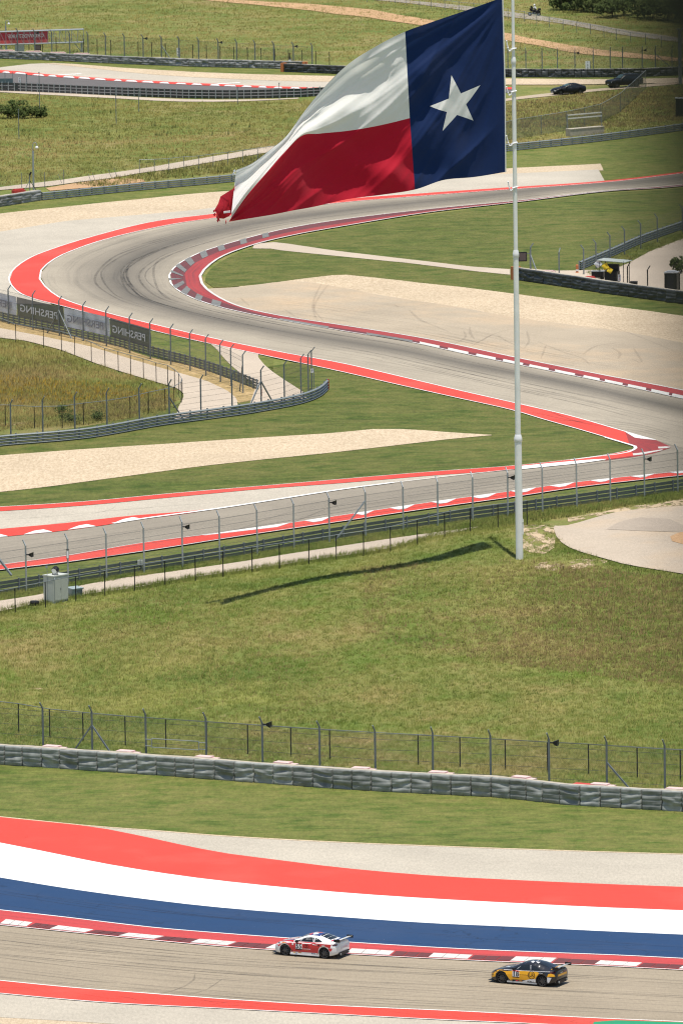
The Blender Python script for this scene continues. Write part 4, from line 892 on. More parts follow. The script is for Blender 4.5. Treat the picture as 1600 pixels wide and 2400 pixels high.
rd = [(860,4),(925,6),(952,12),(983,15),(1010,19),(1042,22),(1075,27),(1110,30),(1155,37),(1190,44),(1228,50),(1257,58),(1287,63),(1319,70),(1351,75),(1383,81),(1415,87),(1444,93),(1478,100),(1513,104),(1550,110),(1590,116),(1640,124)]
fence('thin wire fence along the road at top right', rd, h=1.7, arm=False, w=.08, pmat='galvd', mesh=None, rail=1.6, group='low field fences')
guardrail('far guardrail with closely set posts along the far track', [(-120,212),(0,213),(41,214),(260,223.5),(388,228),(451,230),(560,231),(643,229),(706,227),(760,224),(900,222)], 1.3, 3, 1.0, 1, mat='darkrail', pmat='galv', ph=1.35)
# fences by the cars and the marshal yard
fence('grey chain-link fence climbing past the black vehicles at right', [(1130,341),(1185,331),(1210,325),(1268,316),(1328,306),(1370,297),(1408,288),(1454,262),(1514,206)], h=2.6, arm=False, w=.08, pmat='galvd', mesh=(.05,2.55), sp=.10, r=.009, cab=(), rail=2.55, group='low field fences')
guardrail('guardrail running away behind the marshal shelter', [(1357,634),(1430,603),(1500,572),(1600,537),(1900,440)], 1.05, 4, 1.6, -1)
F8, W8 = fence('catch fence beside the marshal shelter', [(1243,640),(1310,652),(1368,644),(1397,630),(1430,612),(1464,598),(1502,584),(1541,568),(1600,545)], h=3.2, w=.14, lean=1, sp=.14, r=.0035, cab=(), mesh=None, braces=((0,1.6,2.0),))
for i in range(2, 8): part('wire_mesh', wiremesh(W8[i], W8[i+1], .1, 2.9, .14, .0035), MAT['wire'], F8)
fence('wire fence on the right of the marshal yard', [(1470,666),(1517,674),(1592,684),(1650,691)], h=2.3, arm=True, w=.12, lean=1, mesh=None, pmat='black', group='low field fences')
for z in (.4,.8,1.2,1.6,2.0):
    pass
# ------------------------------------------------------------------ tyre barriers
def panel_variants(mat, n=6, nx=14, nz=20, amp=1.0):
    out = []
    for k in range(n):
        x = np.r_[0, .02, .05, np.linspace(.1, .9, nx-3), .95, .98, 1]; z = np.linspace(0, 1, nz+1); X, Z = np.meshgrid(x, z, indexing='ij')
        y = np.zeros_like(X)
        for b in range(4):                                  # four belts, each lapping the one below
            y += -.03*amp*np.exp(-((Z-(b+.93)/4)/.035)**2)*0 + .01*amp*(((Z*4) % 1) < .1)
        for _ in range(5):
            cx, cz = rng.uniform(.15, .85), rng.uniform(.1, .9); sx, sz = rng.uniform(.15, .5), rng.uniform(.06, .2); a = rng.uniform(-.08, .18)*amp
            y += a*np.exp(-((X-cx)/sx)**2-((Z-cz-(X-cx)*rng.uniform(-.3,.3))/sz)**2)
        y -= .06*amp*np.sin(np.clip(Z*1.2, 0, 1)*math.pi)*np.sin(X*math.pi)
        y += .26*(np.exp(-(X/.028)**4)+np.exp(-((1-X)/.028)**4))
        y += .05*amp*(1-Z)*rng.uniform(-.5, 1)
        V = np.dstack([X, y, Z]); V = np.concatenate([V, np.dstack([X[:, -1:], np.full_like(X[:, -1:], .36), Z[:, -1:]-.004])], 1); mb = MB(); mb.grid(V)
        out.append(mb.mesh('belt_panel', mat, True))
    return out
BT = {}
def belt_tone(mat, k):
    c = dict(belt=(.24,.25,.235), beltd=(.055,.06,.062), beltf=(.2,.205,.2))[mat]
    if (mat, k) not in BT: BT[(mat, k)] = flat(mat+' tone', tuple(x*k for x in c), .55, 0, .4, var=.25, scale=2.0)
    return BT[(mat, k)]
def barrier(label, base, h, seams, mat, topmat='dusty', depth=.95, amp=1.0, orange=False, group='tyre barriers along the track'):
    """base: px front line; seams: px x positions"""
    pts = PS([(x, yat(base, x)) for x in seams], .05)
    rt = root('tyre_barrier', pts[0], label, 'tyre barrier', group); L0 = np.array(rt.location)
    vs = [q for k_ in (.85, 1.0, 1.15) for q in panel_variants(belt_tone(mat, k_), 4, amp=amp)]
    nn = []
    for i in range(len(pts)):
        d, n2 = frame_dir(pts[max(0, i-1)], pts[min(len(pts)-1, i+1)]); nn.append(np.r_[n2, 0])
    for i in range(len(pts)-1):
        a, b = pts[i], pts[i+1]; ex = b-a; n3 = nn[i]*.5+nn[i+1]*.5
        if n3[1] < 0: n3 = -n3
        hh = h*rng.uniform(.99, 1.01)
        o = link('belt_panel', random.choice(vs), rt)
        Mx = Matrix.Identity(4)
        for k in range(3): Mx[k][0] = ex[k]; Mx[k][1] = n3[k]; Mx[k][2] = (0, 0, hh)[k]; Mx[k][3] = (a-L0)[k]
        o.matrix_local = Mx
    mb = MB(); V = []
    jz = rng.uniform(-.03, .03, len(pts)); jd = rng.uniform(-.06, .06, len(pts))
    for i in range(len(pts)):
        n3 = nn[i] if nn[i][1] > 0 else -nn[i]
        f0 = pts[i]+n3*.32; b0 = pts[i]+n3*(depth+jd[i]); up = np.array([0, 0, h+jz[i]])
        V.append([f0, f0+up*.985, f0+n3*.1+up*1.0, (f0+b0)/2+up*.99, b0+up*.98, b0])
    mb.grid(np.array(V))
    k = len(V)-1; mb.add(V[0], [(0,1,2,3,4,5)]); mb.add(V[k], [(5,4,3,2,1,0)])
    part('tyre_core', mb, MAT[topmat], rt)
    if orange:
        a = pts[0]; d, n2 = frame_dir(pts[0], pts[1]); n3 = np.r_[n2, 0]; n3 = n3 if n3[1] > 0 else -n3; d3 = np.r_[d, 0]
        mb = MB(); mb.bar(a-d3*.5+n3*.45+(0,0,h/2+.03), a-d3*.02+n3*.45+(0,0,h/2+.03), .95, h+.08); part('end_cushion', mb, MAT['orange'], rt)
        mb = MB()
        for q in range(4): mb.bar(a-d3*.56+n3*.45+(0,0,.2+q*.28), a-d3*.5+n3*.45+(0,0,.2+q*.28), .8, .14)
        part('end_strap', mb, MAT['blackp'], rt)
    return rt, pts, nn
se = [s/1.96 for s in (20,100,188,272,357,444,537,627,715,803,889,982,1074,1163,1252,1342,1434,1525)]+[800+s/1.96 for s in (45,135,228,318,410,500,592,685,770,845,920,998,1092,1186,1280,1376,1467,1560)]
se = [-260+45*i for i in range(6)]+[-26]+se+[1643+47*i for i in range(5)]
T1, TP, TN = barrier('grey tyre barrier wrapped in dented belts, nearest to the track', bbase, 1.32, se, 'belt')
for i, x in enumerate((100,272,456,640,829,1012,1194,1388,1565)):
    q = P(x, yat(bbase, x)); q2 = P(x+20, yat(bbase, x+20)); d, n2 = frame_dir(q, q2); n3 = np.r_[n2, 0]; n3 = n3 if n3[1] > 0 else -n3
    c = q+n3*1.55; c[2] = terr(c[0], c[1]); nm = ['first','second','third','fourth','fifth','sixth','seventh','eighth','ninth'][i]
    rt = root('concrete_block', c, f'pale pink concrete block behind the nearest tyre barrier, {nm} from the left', 'concrete block', 'pink concrete blocks', math.atan2(d[1], d[0]))
    mb = MB(); mb.box((0,0,.60), (1.75,.9,1.26)); part('lower_slab', mb, MAT['pink'], rt, world=False)
    mb = MB(); mb.box((-.15,.1,1.28), (1.15,.7,.10)); part('upper_slab', mb, MAT['pink'], rt, world=False)
q = P(1360, yat(bbase, 1360)); rt = root('red_slab', q+np.array([.3,1.45,0]), 'red painted concrete slab behind the right end of the nearest tyre barrier', 'slab', rz=-.5)
mb = MB(); mb.box((0,0,.63), (1.5,.7,1.28)); part('slab_body', mb, MAT['redslab'], rt, world=False)
fb1 = [(-200,129),(0,137.5),(93,141),(260,149),(451,156.5),(655,161.5),(740,163)]
barrier('long pale tyre barrier across the top left', fb1, 1.15, [-120+15.6*i for i in range(54)], 'beltf', amp=1.3)
fb2 = [(640,168),(663,168.6),(760,172.5),(900,177),(1185,181),(1336,182),(1514,180),(1600,176),(1800,165)]
barrier('dark tyre barrier across the top right with an orange end', fb2, 1.22, [664+15.5*i for i in range(66)], 'beltd', amp=1.3, orange=True)
rb = [(1200,656),(1217,658.5),(1315,673),(1410,688),(1500,700.6),(1600,714),(1800,742)]
barrier('black tyre barrier in front of the marshal shelter with an orange end', rb, 1.3, [1203+22.3*i for i in range(24)], 'beltd', amp=1.4, orange=True)
lb = [(-200,505),(0,486),(98,470)]
barrier('short grey tyre barrier by the lamp post at far left', lb, 1.25, [-170+22.3*i for i in range(13)], 'beltf', amp=1.5)
def slabs(px, py, s, label, mat, ang=0., h=.5):
    rt = root('concrete_slab', P(px, py), label, 'slab', None, ang); mb = MB(); mb.box((0,0,h/2), (s,.8,h)); part('slab_body', mb, MAT[mat], rt, world=False)
    mb = MB(); mb.box((0,.02,h+.06), (s*.8,.6,.12)); part('slab_cap', mb, MAT[mat], rt, world=False)
slabs(1285, 652, 1.4, 'pale pink slab behind the black tyre barrier beside the screen post', 'pink', -.4, .75)
slabs(1382, 664, 1.0, 'red slab behind the black tyre barrier left of the shelter', 'redslab', -.4, .65)
slabs(44, 464, 1.5, 'red slab behind the short tyre barrier at far left', 'redslab', .5, 1.0)
for i, x in enumerate((15,78,135,190)): slabs(x, yat(fb1, x)-6, 2.6, 'pink slab on the pale far barrier, '+['leftmost','under the hanging screen','right of the screen','rightmost of four'][i], 'pink', 0, .92)
# ------------------------------------------------------------------ flagpole and flag
PB = P(1217, 1311)
rt = root('flagpole', PB, 'very tall white stepped flagpole on the grassy hill', 'flagpole')
def pole_h(py): 
    n = np.array([0, 1.0, 0]); q = onplane(1210, py, PB, n); return q[2]-PB[2]
hz = [0, pole_h(1030), pole_h(597), pole_h(144), 47.0]; rad = [(.285,.275),(.215,.205),(.165,.155),(.125,.11)]
for i in range(4):
    mb = MB(); mb.lathe([(rad[i][0],hz[i]-(.3 if i == 0 else 0)),(rad[i][1],hz[i+1])], 20); part('pole_section', mb, MAT['polew'], rt, True, world=False)
    if i:
        r1 = rad[i-1][1]; mb = MB(); mb.lathe([(r1+.015,hz[i]-.18),(r1+.04,hz[i]-.12),(r1+.04,hz[i]+.12),(rad[i][0]+.01,hz[i]+.4)], 20); part('collar', mb, MAT['whitep'], rt, True, world=False)
mb = MB(); mb.lathe([(0,46.9),(.3,47.2),(.3,47.5),(0,47.8)], 16); part('truck_ball', mb, MAT['polew'], rt, True, world=False)
mb = MB(); mb.bar((.3,-.1,1.9),(.3,-.1,3.1),.06,.06); mb.bar((.25,-.1,2.0),(.33,-.1,2.0),.1,.05); mb.bar((.25,-.1,2.9),(.33,-.1,2.9),.1,.05); part('cleat', mb, MAT['whitep'], rt, world=False)
# flag cloth on a vertical plane running left and a little towards the viewer
FA = math.radians(213); fd = np.array([math.cos(FA), math.sin(FA), 0]); fn = np.array([fd[1], -fd[0], 0])
if fn[1] > 0: fn = -fn                                     # towards the viewer
FP0 = PB+np.array([-.45, -.1, 0])
cols = [(0,(1179,-8),(1184.5,204),(1186,402)),(.11,(1101,20),(1111,229),(1112,414)),(.22,(1013,50),(1037,254),(1040,421)),(1/3,(949,73),(960,276),(972,443.5)),
 (.45,(880,108),(880,295),(893,456)),(.55,(815,150),(812,306),(815,466)),(.65,(752,212),(748,312),(735,484)),(.73,(708,267),(705,318),(685,493)),
 (.80,(672,317),(665,357),(640,502)),(.87,(632,351),(625,403),(598,509)),(.93,(592,381),(583,452),(566,514)),(1.0,(553,398),(541,511),(536,519))]
us = np.array([c[0] for c in cols]); NU, NV = 190, 110
uu = np.linspace(0, 1, NU)
def interp_col(k):
    p = np.array([c[k] for c in cols], float)
    # smooth through the control columns
    from numpy import interp
    out = []
    for j in range(2):
        y = p[:, j]; m = np.gradient(y, us); i = np.clip(np.searchsorted(us, uu)-1, 0, len(us)-2); h = us[i+1]-us[i]; t = (uu-us[i])/h
        out.append((2*t**3-3*t**2+1)*y[i]+(t**3-2*t**2+t)*h*m[i]+(-2*t**3+3*t**2)*y[i+1]+(t**3-t**2)*h*m[i+1])
    return np.column_stack(out)
Tp, Md, Bt = interp_col(1), interp_col(2), interp_col(3)
vv = np.linspace(0, 1, NV)[None, :, None]
px = np.where(vv < .5, Tp[:, None]*(1-2*vv)+Md[:, None]*(2*vv), Md[:, None]*(2-2*vv)+Bt[:, None]*(2*vv-1))
FV = onplane(px[..., 0], px[..., 1], FP0, fn)
U = np.repeat(uu[:, None], NV, 1); Vv = np.repeat(np.linspace(0, 1, NV)[None], NU, 0)
# billows: long folds fanning out from the upper hoist corner, growing along the fly
xm = U*24.0; zm = (1-Vv)*13.5
ang = np.arctan2(13.9-zm, xm+1.2); rr = np.hypot(13.9-zm, xm+1.2)
g = sm(U*14)*(.45+.55*sm(U*2.2))*(.5+.8*U)
fold = lambda q: 1-2*np.abs(np.sin(q))**.6
rip = .42*np.sin(ang*13+.12*rr+.6)*g*(1-.5*sm((Vv-.5)/.3)) + .2*fold(ang*10-.06*rr+2.2)*g + .10*fold(ang*21+.1*rr)*g + .035*fold(ang*47-.1*rr)*g
rip += .9*np.sin(2*math.pi*(U*1.25-.1)+.8*Vv)*sm(U*2)                           # the broad wave along the fly
rip += -.9*np.exp(-((Vv-.12-.35*sm((U-.4)/.5))/.10)**2)*sm((U-.42)/.2)           # trough along the white roll
rip += 1.2*np.exp(-((Vv-.30-.16*sm((U-.5)/.4))/.11)**2)*sm((U-.45)/.2)           # the roll itself, bulging to the viewer
rip += .3*np.sin((U*24-zm*.9)*.9)*np.exp(-((Vv-.86)/.16)**2)*sm(U*5)
rip += .32*fold((xm*.62+zm*.8)*.75+.4)*np.exp(-((U-.16)/.13)**2-((Vv-.85)/.2)**2)*sm(U*14) + .16*fold((xm*.75+zm*.62)*1.15)*np.exp(-((U-.2)/.2)**2-((Vv-.35)/.35)**2)*sm(U*14)
nz_ = np.zeros_like(U)
for k in range(14):
    a = rng.uniform(.2, 1.2); f_ = rng.uniform(1.2, 4.2); nz_ += np.sin((xm*math.cos(a)+zm*math.sin(a)*-1)*f_+rng.uniform(0,6))/f_
rip += nz_*.045*sm(U*4)
dv = np.array([0,0,CAMH])-FV; dv /= np.linalg.norm(dv, axis=2)[..., None]; FV = FV+dv*(rip*.85)[..., None]
mb = MB(); mb.grid(FV); org = np.array(FP0)
def flagmat():
    m, t, b = newmat('lone star flag cloth'); uv = N(t, 'UVMap').outputs['UV']; sp = N(t, 'SeparateXYZ'); t.links.new(uv, sp.inputs[0])
    def math_(op, a, b_=None, c=None):
        n = N(t, 'Math'); n.operation = op
        for i, x in enumerate((a, b_, c)):
            if x is None: continue
            if hasattr(x, 'links'): t.links.new(x, n.inputs[i])
            else: n.inputs[i].default_value = x
        return n.outputs[0]
    u_, v_ = sp.outputs[0], sp.outputs[1]
    white, red, blue = (.82,.82,.79), (.50,.011,.033), (.007,.025,.10)
    half = math_('GREATER_THAN', v_, .5); base = mix(t, half, white, red)
    isb = math_('LESS_THAN', u_, 1/3); base = mix(t, isb, base, blue)
    # five pointed star; local axes in metres, tip towards -v (up)
    x = math_('MULTIPLY', math_('SUBTRACT', u_, 0.173), 24.0); y = math_('MULTIPLY', math_('SUBTRACT', .506, v_), 12.6)
    rr_ = math_('SQRT', math_('ADD', math_('MULTIPLY', x, x), math_('MULTIPLY', y, y)))
    th = math_('ADD', math_('ARCTAN2', x, y), 10*math.pi/5*5-.07)
    ff_ = math_('ABSOLUTE', math_('SUBTRACT', math_('MODULO', math_('ADD', th, math.pi/5), 2*math.pi/5), math.pi/5))
    R, Ri = 2.22, 2.22*.382
    # edge from (R,0) to (Ri cos36, Ri sin36): n.x < c
    p0 = np.array([R, 0]); p1 = np.array([Ri*math.cos(math.pi/5), Ri*math.sin(math.pi/5)]); e = p1-p0; nrm = np.array([-e[1], e[0]]); nrm /= np.linalg.norm(nrm)
    if nrm@p0 < 0: nrm = -nrm
    cst = float(nrm@p0)
    dist = math_('ADD', math_('MULTIPLY', math_('MULTIPLY', rr_, math_('COSINE', ff_)), float(nrm[0])), math_('MULTIPLY', math_('MULTIPLY', rr_, math_('SINE', ff_)), float(nrm[1])))
    star = math_('LESS_THAN', dist, cst)
    base = mix(t, star, base, white)
    hoist = math_('LESS_THAN', u_, .004); base = mix(t, hoist, base, white)
    t.links.new(base, b.inputs['Base Color']); b.inputs['Roughness'].default_value = .75; b.inputs['Specular IOR Level'].default_value = .15
    b.inputs['Sheen Weight'].default_value = .15
    pos = N(t, 'NewGeometry').outputs['Position']; bump(t, b, noise(t, mapping(t, pos, (1, 1, 1)), 1.2, 3, .5), .3, .08)
    tr = N(t, 'BsdfTranslucent'); t.links.new(base, tr.inputs['Color']); mx = N(t, 'MixShader'); mx.inputs[0].default_value = .38
    t.links.new(b.outputs[0], mx.inputs[1]); t.links.new(tr.outputs[0], mx.inputs[2]); t.links.new(mx.outputs[0], t.nodes['Material Output'].inputs['Surface'])
    return m
rt = root('flag', FP0+np.array([0,0,30]), 'huge state flag with one white star, blue, white and red, flying from the pole', 'flag')
org = np.array(rt.location); me = mb.mesh('cloth', flagmat(), True, org); uvset(me, np.column_stack([U.ravel(), Vv.ravel()])); link('cloth', me, rt)
# torn red corner folded behind the fly end
fx_ = np.array([[(557,421),(551,455),(545,500)],[(540,440),(538,470),(533,505)],[(520,460),(520,480),(524,512)],[(506,476),(508,492),(512,511)],[(502,492),(503,500),(513,519)]], float)
q = onplane(fx_[..., 0], fx_[..., 1], FP0+fn*-.35, fn); q += fn*(np.array([[0,.3,-.2],[.4,-.1,.3],[-.2,.3,0],[.3,0,-.3],[0,.3,.2]])*1.0)[..., None]
mb = MB(); mb.grid(q); MAT['flagred'] = flat('red flag cloth', (.62,.03,.05), .8); part('torn_corner', mb, MAT['flagred'], rt, True)
mb = MB(); a = onplane(np.array(524.), np.array(497.), FP0, fn); mb.bar(a, a+np.array([.5,0,.05]), .18, .14); part('frayed_tip', mb, MAT['cloth'], rt)
for k, (x0_, y0_, x1_, y1_, wd_) in enumerate(((512,513,509,518,.2),(530,517,529,522,.2),(505,500,501,504,.18),(503,493,500,495,.15),(549,405,545,409,.2),(551,399,547,401,.18))):
    a = onplane(np.array(float(x0_)), np.array(float(y0_)), FP0-fn*.2, fn); b = onplane(np.array(float(x1_)), np.array(float(y1_)), FP0-fn*.4, fn); mb = MB(); mb.bar(a, b, .03, wd_); part('frayed_strip', mb, MAT['cloth' if k > 3 else 'flagred'], rt)
for i, (ya, yb) in enumerate(((95,122),(203,222),(318,343),(425,447))):
    h0, h1 = pole_h(ya)+PB[2], pole_h(yb)+PB[2]; A = onplane(np.array(1186.5 if i < 3 else 1190.), np.array(float(ya)), FP0, fn); rp = .2
    B = np.array([PB[0]-.12, PB[1]-rp, h1+.25]); pts = []
    for k in range(9):
        t = k/8; p = A*(1-t)+B*t; p[2] -= .55*math.sin(math.pi*t)*(1-.4*t); pts.append(p)
    for k in range(7):
        t = -2.2+k*.65; pts.append(np.array([PB[0]+.19*math.sin(t), PB[1]-.19*math.cos(t), h1+.22+.02*k]))
    mb = MB(); mb.tube(pts, .05, 6)
    for p in pts[::2]: mb.lathe([(0,-.07),(.075,0),(0,.07)], 6, p)
    part('halyard_loop', mb, MAT['cloth'], rt)
# ------------------------------------------------------------------ lettering
def text_mesh(body, size=1.0, mirror=False, bold=True, extr=0.0):
    c = bpy.data.curves.new('t', 'FONT'); c.body = body; c.size = size; c.align_x = 'CENTER'; c.align_y = 'CENTER'; c.offset = .012*size if bold else 0; c.resolution_u = 3
    o = bpy.data.objects.new('t', c); COL.objects.link(o); dg = bpy.context.evaluated_depsgraph_get(); m = bpy.data.meshes.new_from_object(o.evaluated_get(dg))
    v = np.array([q.co[:] for q in m.vertices]); f = [tuple(p.vertices) for p in m.polygons]
    bpy.data.objects.remove(o); bpy.data.curves.remove(c); bpy.data.meshes.remove(m)
    if mirror: v[:, 0] *= -1
    return v, f
# ------------------------------------------------------------------ cars
KEYS = 'x zb w zs zc wr'.split()
COUPE = np.array([1,1.02,1,1.03,1.055,1])*np.array([
 (2.13,.24,.50,.46,.50,.40),(2.08,.17,.68,.53,.57,.50),(1.95,.14,.79,.61,.65,.58),(1.70,.13,.865,.72,.755,.62),(1.35,.13,.895,.785,.82,.62),(1.0,.13,.875,.80,.875,.61),
 (.75,.13,.86,.815,.93,.60),(.50,.13,.86,.83,1.04,.585),(.20,.13,.865,.845,1.165,.565),(-.05,.13,.87,.855,1.235,.555),(-.35,.13,.875,.865,1.275,.55),(-.70,.13,.885,.88,1.262,.54),
 (-1.0,.13,.905,.895,1.205,.525),(-1.3,.13,.91,.90,1.105,.515),(-1.6,.16,.90,.90,1.005,.53),(-1.85,.22,.87,.885,.945,.58),(-2.02,.28,.82,.87,.935,.60),(-2.10,.34,.76,.84,.91,.57),(-2.13,.42,.70,.79,.85,.52)])
SEDAN = COUPE.copy(); SEDAN[:, 0] *= 1.15; SEDAN[:, 2] *= 1.03; SEDAN[:, 3] *= 1.06; SEDAN[:, 4] *= 1.13; SEDAN[:, 1] += .05
SEDAN[10:15, 4] += np.array([0, .02, .05, .08, .05])
SUV = np.array([
 (2.55,.45,.80,.85,.90,.60),(2.50,.38,.93,.98,1.02,.72),(2.2,.35,.99,1.08,1.12,.75),(1.6,.35,1.0,1.12,1.16,.76),(1.15,.35,1.0,1.14,1.2,.77),(.95,.35,1.0,1.15,1.32,.76),(.45,.35,1.0,1.16,1.72,.73),(.2,.35,1.0,1.17,1.83,.73),
 (-.5,.35,1.0,1.18,1.88,.74),(-1.4,.35,1.0,1.18,1.87,.74),(-2.2,.36,1.0,1.18,1.82,.73),(-2.45,.4,.98,1.18,1.74,.72),(-2.58,.5,.95,1.15,1.3,.74),(-2.62,.55,.9,1.0,1.05,.7)])
class Body:
    zk = 1.0
    def __init__(s, A, n=46):
        xs = np.linspace(A[0, 0], A[-1, 0], n); xs = np.unique(np.r_[xs, A[:, 0]])[::-1]
        s.xs = xs; s.k = {k: np.interp(xs[::-1], A[::-1, 0], A[::-1, i])[::-1] for i, k in enumerate(KEYS)}
        for k in ('zs', 'zc', 'w'):
            s.k[k] = np.convolve(np.pad(s.k[k], 1, 'edge'), [.2,.6,.2], 'valid')
    def prof(s, x):
        g = lambda k: float(np.interp(-x, -s.xs, s.k[k])); zb, w, zs, zc, wr = g('zb'), g('w'), g('zs'), g('zc'), g('wr')
        zr = zs+(zc-zs)*.80; ws = w-.09
        return np.array([(0,zb),(w-.10,zb),(w-.025,zb+.05),(w-.012,zb+.3*(zs-zb)),(w,zb+.62*(zs-zb)),(w-.025,zs-.04),(ws,zs),(ws*.55+wr*.45+.02,zs+(zr-zs)*.52),(wr,zr),(wr*.62,zr+(zc-zr)*.72),(0,zc)])
    def mesh(s, name, mat, wheels, wr=.36):
        R = []
        for x in s.xs:
            p = s.prof(x); q = np.vstack([p, (p[1:-1]*[-1, 1])[::-1]]); R.append(np.column_stack([np.full(len(q), x), q]))
        R = np.array(R); n, m = R.shape[:2]; mb = MB()
        f = [(i*m+j, i*m+(j+1) % m, (i+1)*m+(j+1) % m, (i+1)*m+j) for i in range(n-1) for j in range(m)]+[tuple(range(m))[::-1], tuple(range((n-1)*m, n*m))]
        mb.add(R.reshape(-1, 3), f); me = mb.mesh(name, mat, True)
        bm = bmesh.new(); bm.from_mesh(me); bmesh.ops.recalc_face_normals(bm, faces=bm.faces); bm.to_mesh(me); bm.free()
        o = bpy.data.objects.new('tmp', me); COL.objects.link(o); cut = MB()
        for wx, wy in wheels: cut.lathe([(0,.55*np.sign(wy)),(wr,.55*np.sign(wy)),(wr,1.3*np.sign(wy)),(0,1.3*np.sign(wy))], 24, (wx,0,.335 if wr < .4 else .40), 'y')
        cm = cut.mesh('cut', mat); bm = bmesh.new(); bm.from_mesh(cm); bmesh.ops.remove_doubles(bm, verts=bm.verts, dist=1e-5); bmesh.ops.recalc_face_normals(bm, faces=bm.faces); bm.to_mesh(cm); bm.free()
        co = bpy.data.objects.new('cut', cm); COL.objects.link(co); md = o.modifiers.new('b', 'BOOLEAN'); md.object = co; md.operation = 'DIFFERENCE'; md.solver = 'EXACT'
        dg = bpy.context.evaluated_depsgraph_get(); r = bpy.data.meshes.new_from_object(o.evaluated_get(dg)); r.name = name
        bpy.data.objects.remove(o); bpy.data.objects.remove(co); bpy.data.meshes.remove(cm)
        return r
    def side_y(s, x, z):
        p = s.prof(x)[2:9]; return float(np.interp(z, p[:, 1], p[:, 0]))
    def top_z(s, x, y):
        p = s.prof(x)[6:][::-1]; return float(np.interp(abs(y), p[:, 0], p[:, 1]))
    def side_decal(s, poly, off=.006, sgn=1, step=.1):
        poly = [(x, z*s.zk) for x, z in poly]
        bm = bmesh.new(); bm.faces.new([bm.verts.new((x, 0, z)) for x, z in poly]); xs = [p[0] for p in poly]; zs = [p[1] for p in poly]
        for x in np.arange(min(xs)+step/2, max(xs), step): bmesh.ops.bisect_plane(bm, geom=bm.verts[:]+bm.edges[:]+bm.faces[:], plane_co=(x,0,0), plane_no=(1,0,0))
        for z in np.arange(min(zs)+.04, max(zs), .08): bmesh.ops.bisect_plane(bm, geom=bm.verts[:]+bm.edges[:]+bm.faces[:], plane_co=(0,0,z), plane_no=(0,0,1))
        bmesh.ops.triangulate(bm, faces=bm.faces)
        bm.verts.index_update(); v = np.array([(q.co.x, sgn*(s.side_y(q.co.x, q.co.z)+off), q.co.z) for q in bm.verts]); f = [tuple(q.index for q in fc.verts) for fc in bm.faces]; bm.free()
        return MB().add(v, f)
    def top_decal(s, poly, off=.006, step=.1):
        bm = bmesh.new(); bm.faces.new([bm.verts.new((x, y, 0)) for x, y in poly]); xs = [p[0] for p in poly]; ys = [p[1] for p in poly]
        for x in np.arange(min(xs)+step/2, max(xs), step): bmesh.ops.bisect_plane(bm, geom=bm.verts[:]+bm.edges[:]+bm.faces[:], plane_co=(x,0,0), plane_no=(1,0,0))
        for y in np.arange(min(ys)+.05, max(ys), .1): bmesh.ops.bisect_plane(bm, geom=bm.verts[:]+bm.edges[:]+bm.faces[:], plane_co=(0,y,0), plane_no=(0,1,0))
        bmesh.ops.triangulate(bm, faces=bm.faces)
        bm.verts.index_update(); v = np.array([(q.co.x, q.co.y, s.top_z(q.co.x, q.co.y)+off) for q in bm.verts]); f = [tuple(q.index for q in fc.verts) for fc in bm.faces]; bm.free()
        return MB().add(v, f)
    def side_text(s, body, x, z, size, off=.012, sgn=1, mirror=False):
        z = z*s.zk; v, f = text_mesh(body, size); V = np.array([(x-sgn*a, 0, z+b) for a, b, _ in v]); V[:, 1] = [sgn*(s.side_y(q[0], q[2])+off) for q in V]
        return MB().add(V, f)
def wheel(rt, x, y, r=.325, wd=.235, steer=0, spokes=10):
    sg = np.sign(y); wh = link('wheel', None, rt, (x, y, r)); wh.empty_display_size = .1
    m0 = MB(); m0.lathe([(r-.07,-wd/2),(r-.012,-wd/2+.01),(r,-wd/2+.05),(r,wd/2-.05),(r-.012,wd/2-.01),(r-.07,wd/2),(r-.09,wd/2-.03),(r-.09,-wd/2+.03),(r-.07,-wd/2)], 28, (0,0,0), 'y')
    wh_t = m0.mesh('tyre', MAT['tyre'], True)
    m1 = MB(); yo = sg*(wd/2-.035)
    m1.lathe([(r-.065,yo+.02*sg),(r-.085,yo+.015*sg),(r-.09,yo-.12*sg)], 28, (0,0,0), 'y'); m1.lathe([(0,yo+.01*sg),(.06,yo+.008*sg),(.07,yo-.03*sg)], 14, (0,0,0), 'y')
    for k in range(spokes):
        a = 2*math.pi*(k//2)/(spokes/2)+(.16 if k % 2 else -.16); a2 = 2*math.pi*(k//2)/(spokes/2)+(.30 if k % 2 else -.30)
        m1.bar((.045*math.cos(a), yo, .045*math.sin(a)), ((r-.075)*math.cos(a2), yo-.005*sg, (r-.075)*math.sin(a2)), .03, .026, up=(0,1,0))
    m2 = MB(); m2.lathe([(0,yo-.07*sg),(r-.09,yo-.07*sg)], 24, (0,0,0), 'y')
    m3 = MB(); m3.lathe([(0,yo-.06*sg),(.15,yo-.06*sg),(.15,yo-.05*sg),(.06,yo-.05*sg)], 20, (0,0,0), 'y')
    for nm, m_, mt, smt in (('tyre', wh_t, None, 0), ('rim', m1, 'rim', 0), ('wheel_back', m2, 'blackp', 0), ('brake_disc', m3, 'galvd', 0)):
        link(nm, m_ if mt is None else m_.mesh(nm, MAT[mt]), wh)
def arch(rt, wheels, r=.358, zc=.335, ymax=.85):
    for wx, wy in wheels:
        sg = np.sign(wy); mb = MB(); mb.lathe([(0,.556*sg),(r,.556*sg),(r,ymax*sg)], 24, (wx,0,zc), 'y'); part('wheel_arch', mb, MAT['blackp'], rt, world=False)
GLP = lambda: MAT['glass']
def carpaint(name, col): return flat(name, col, .28, 0, .5, 0, coat=.6)
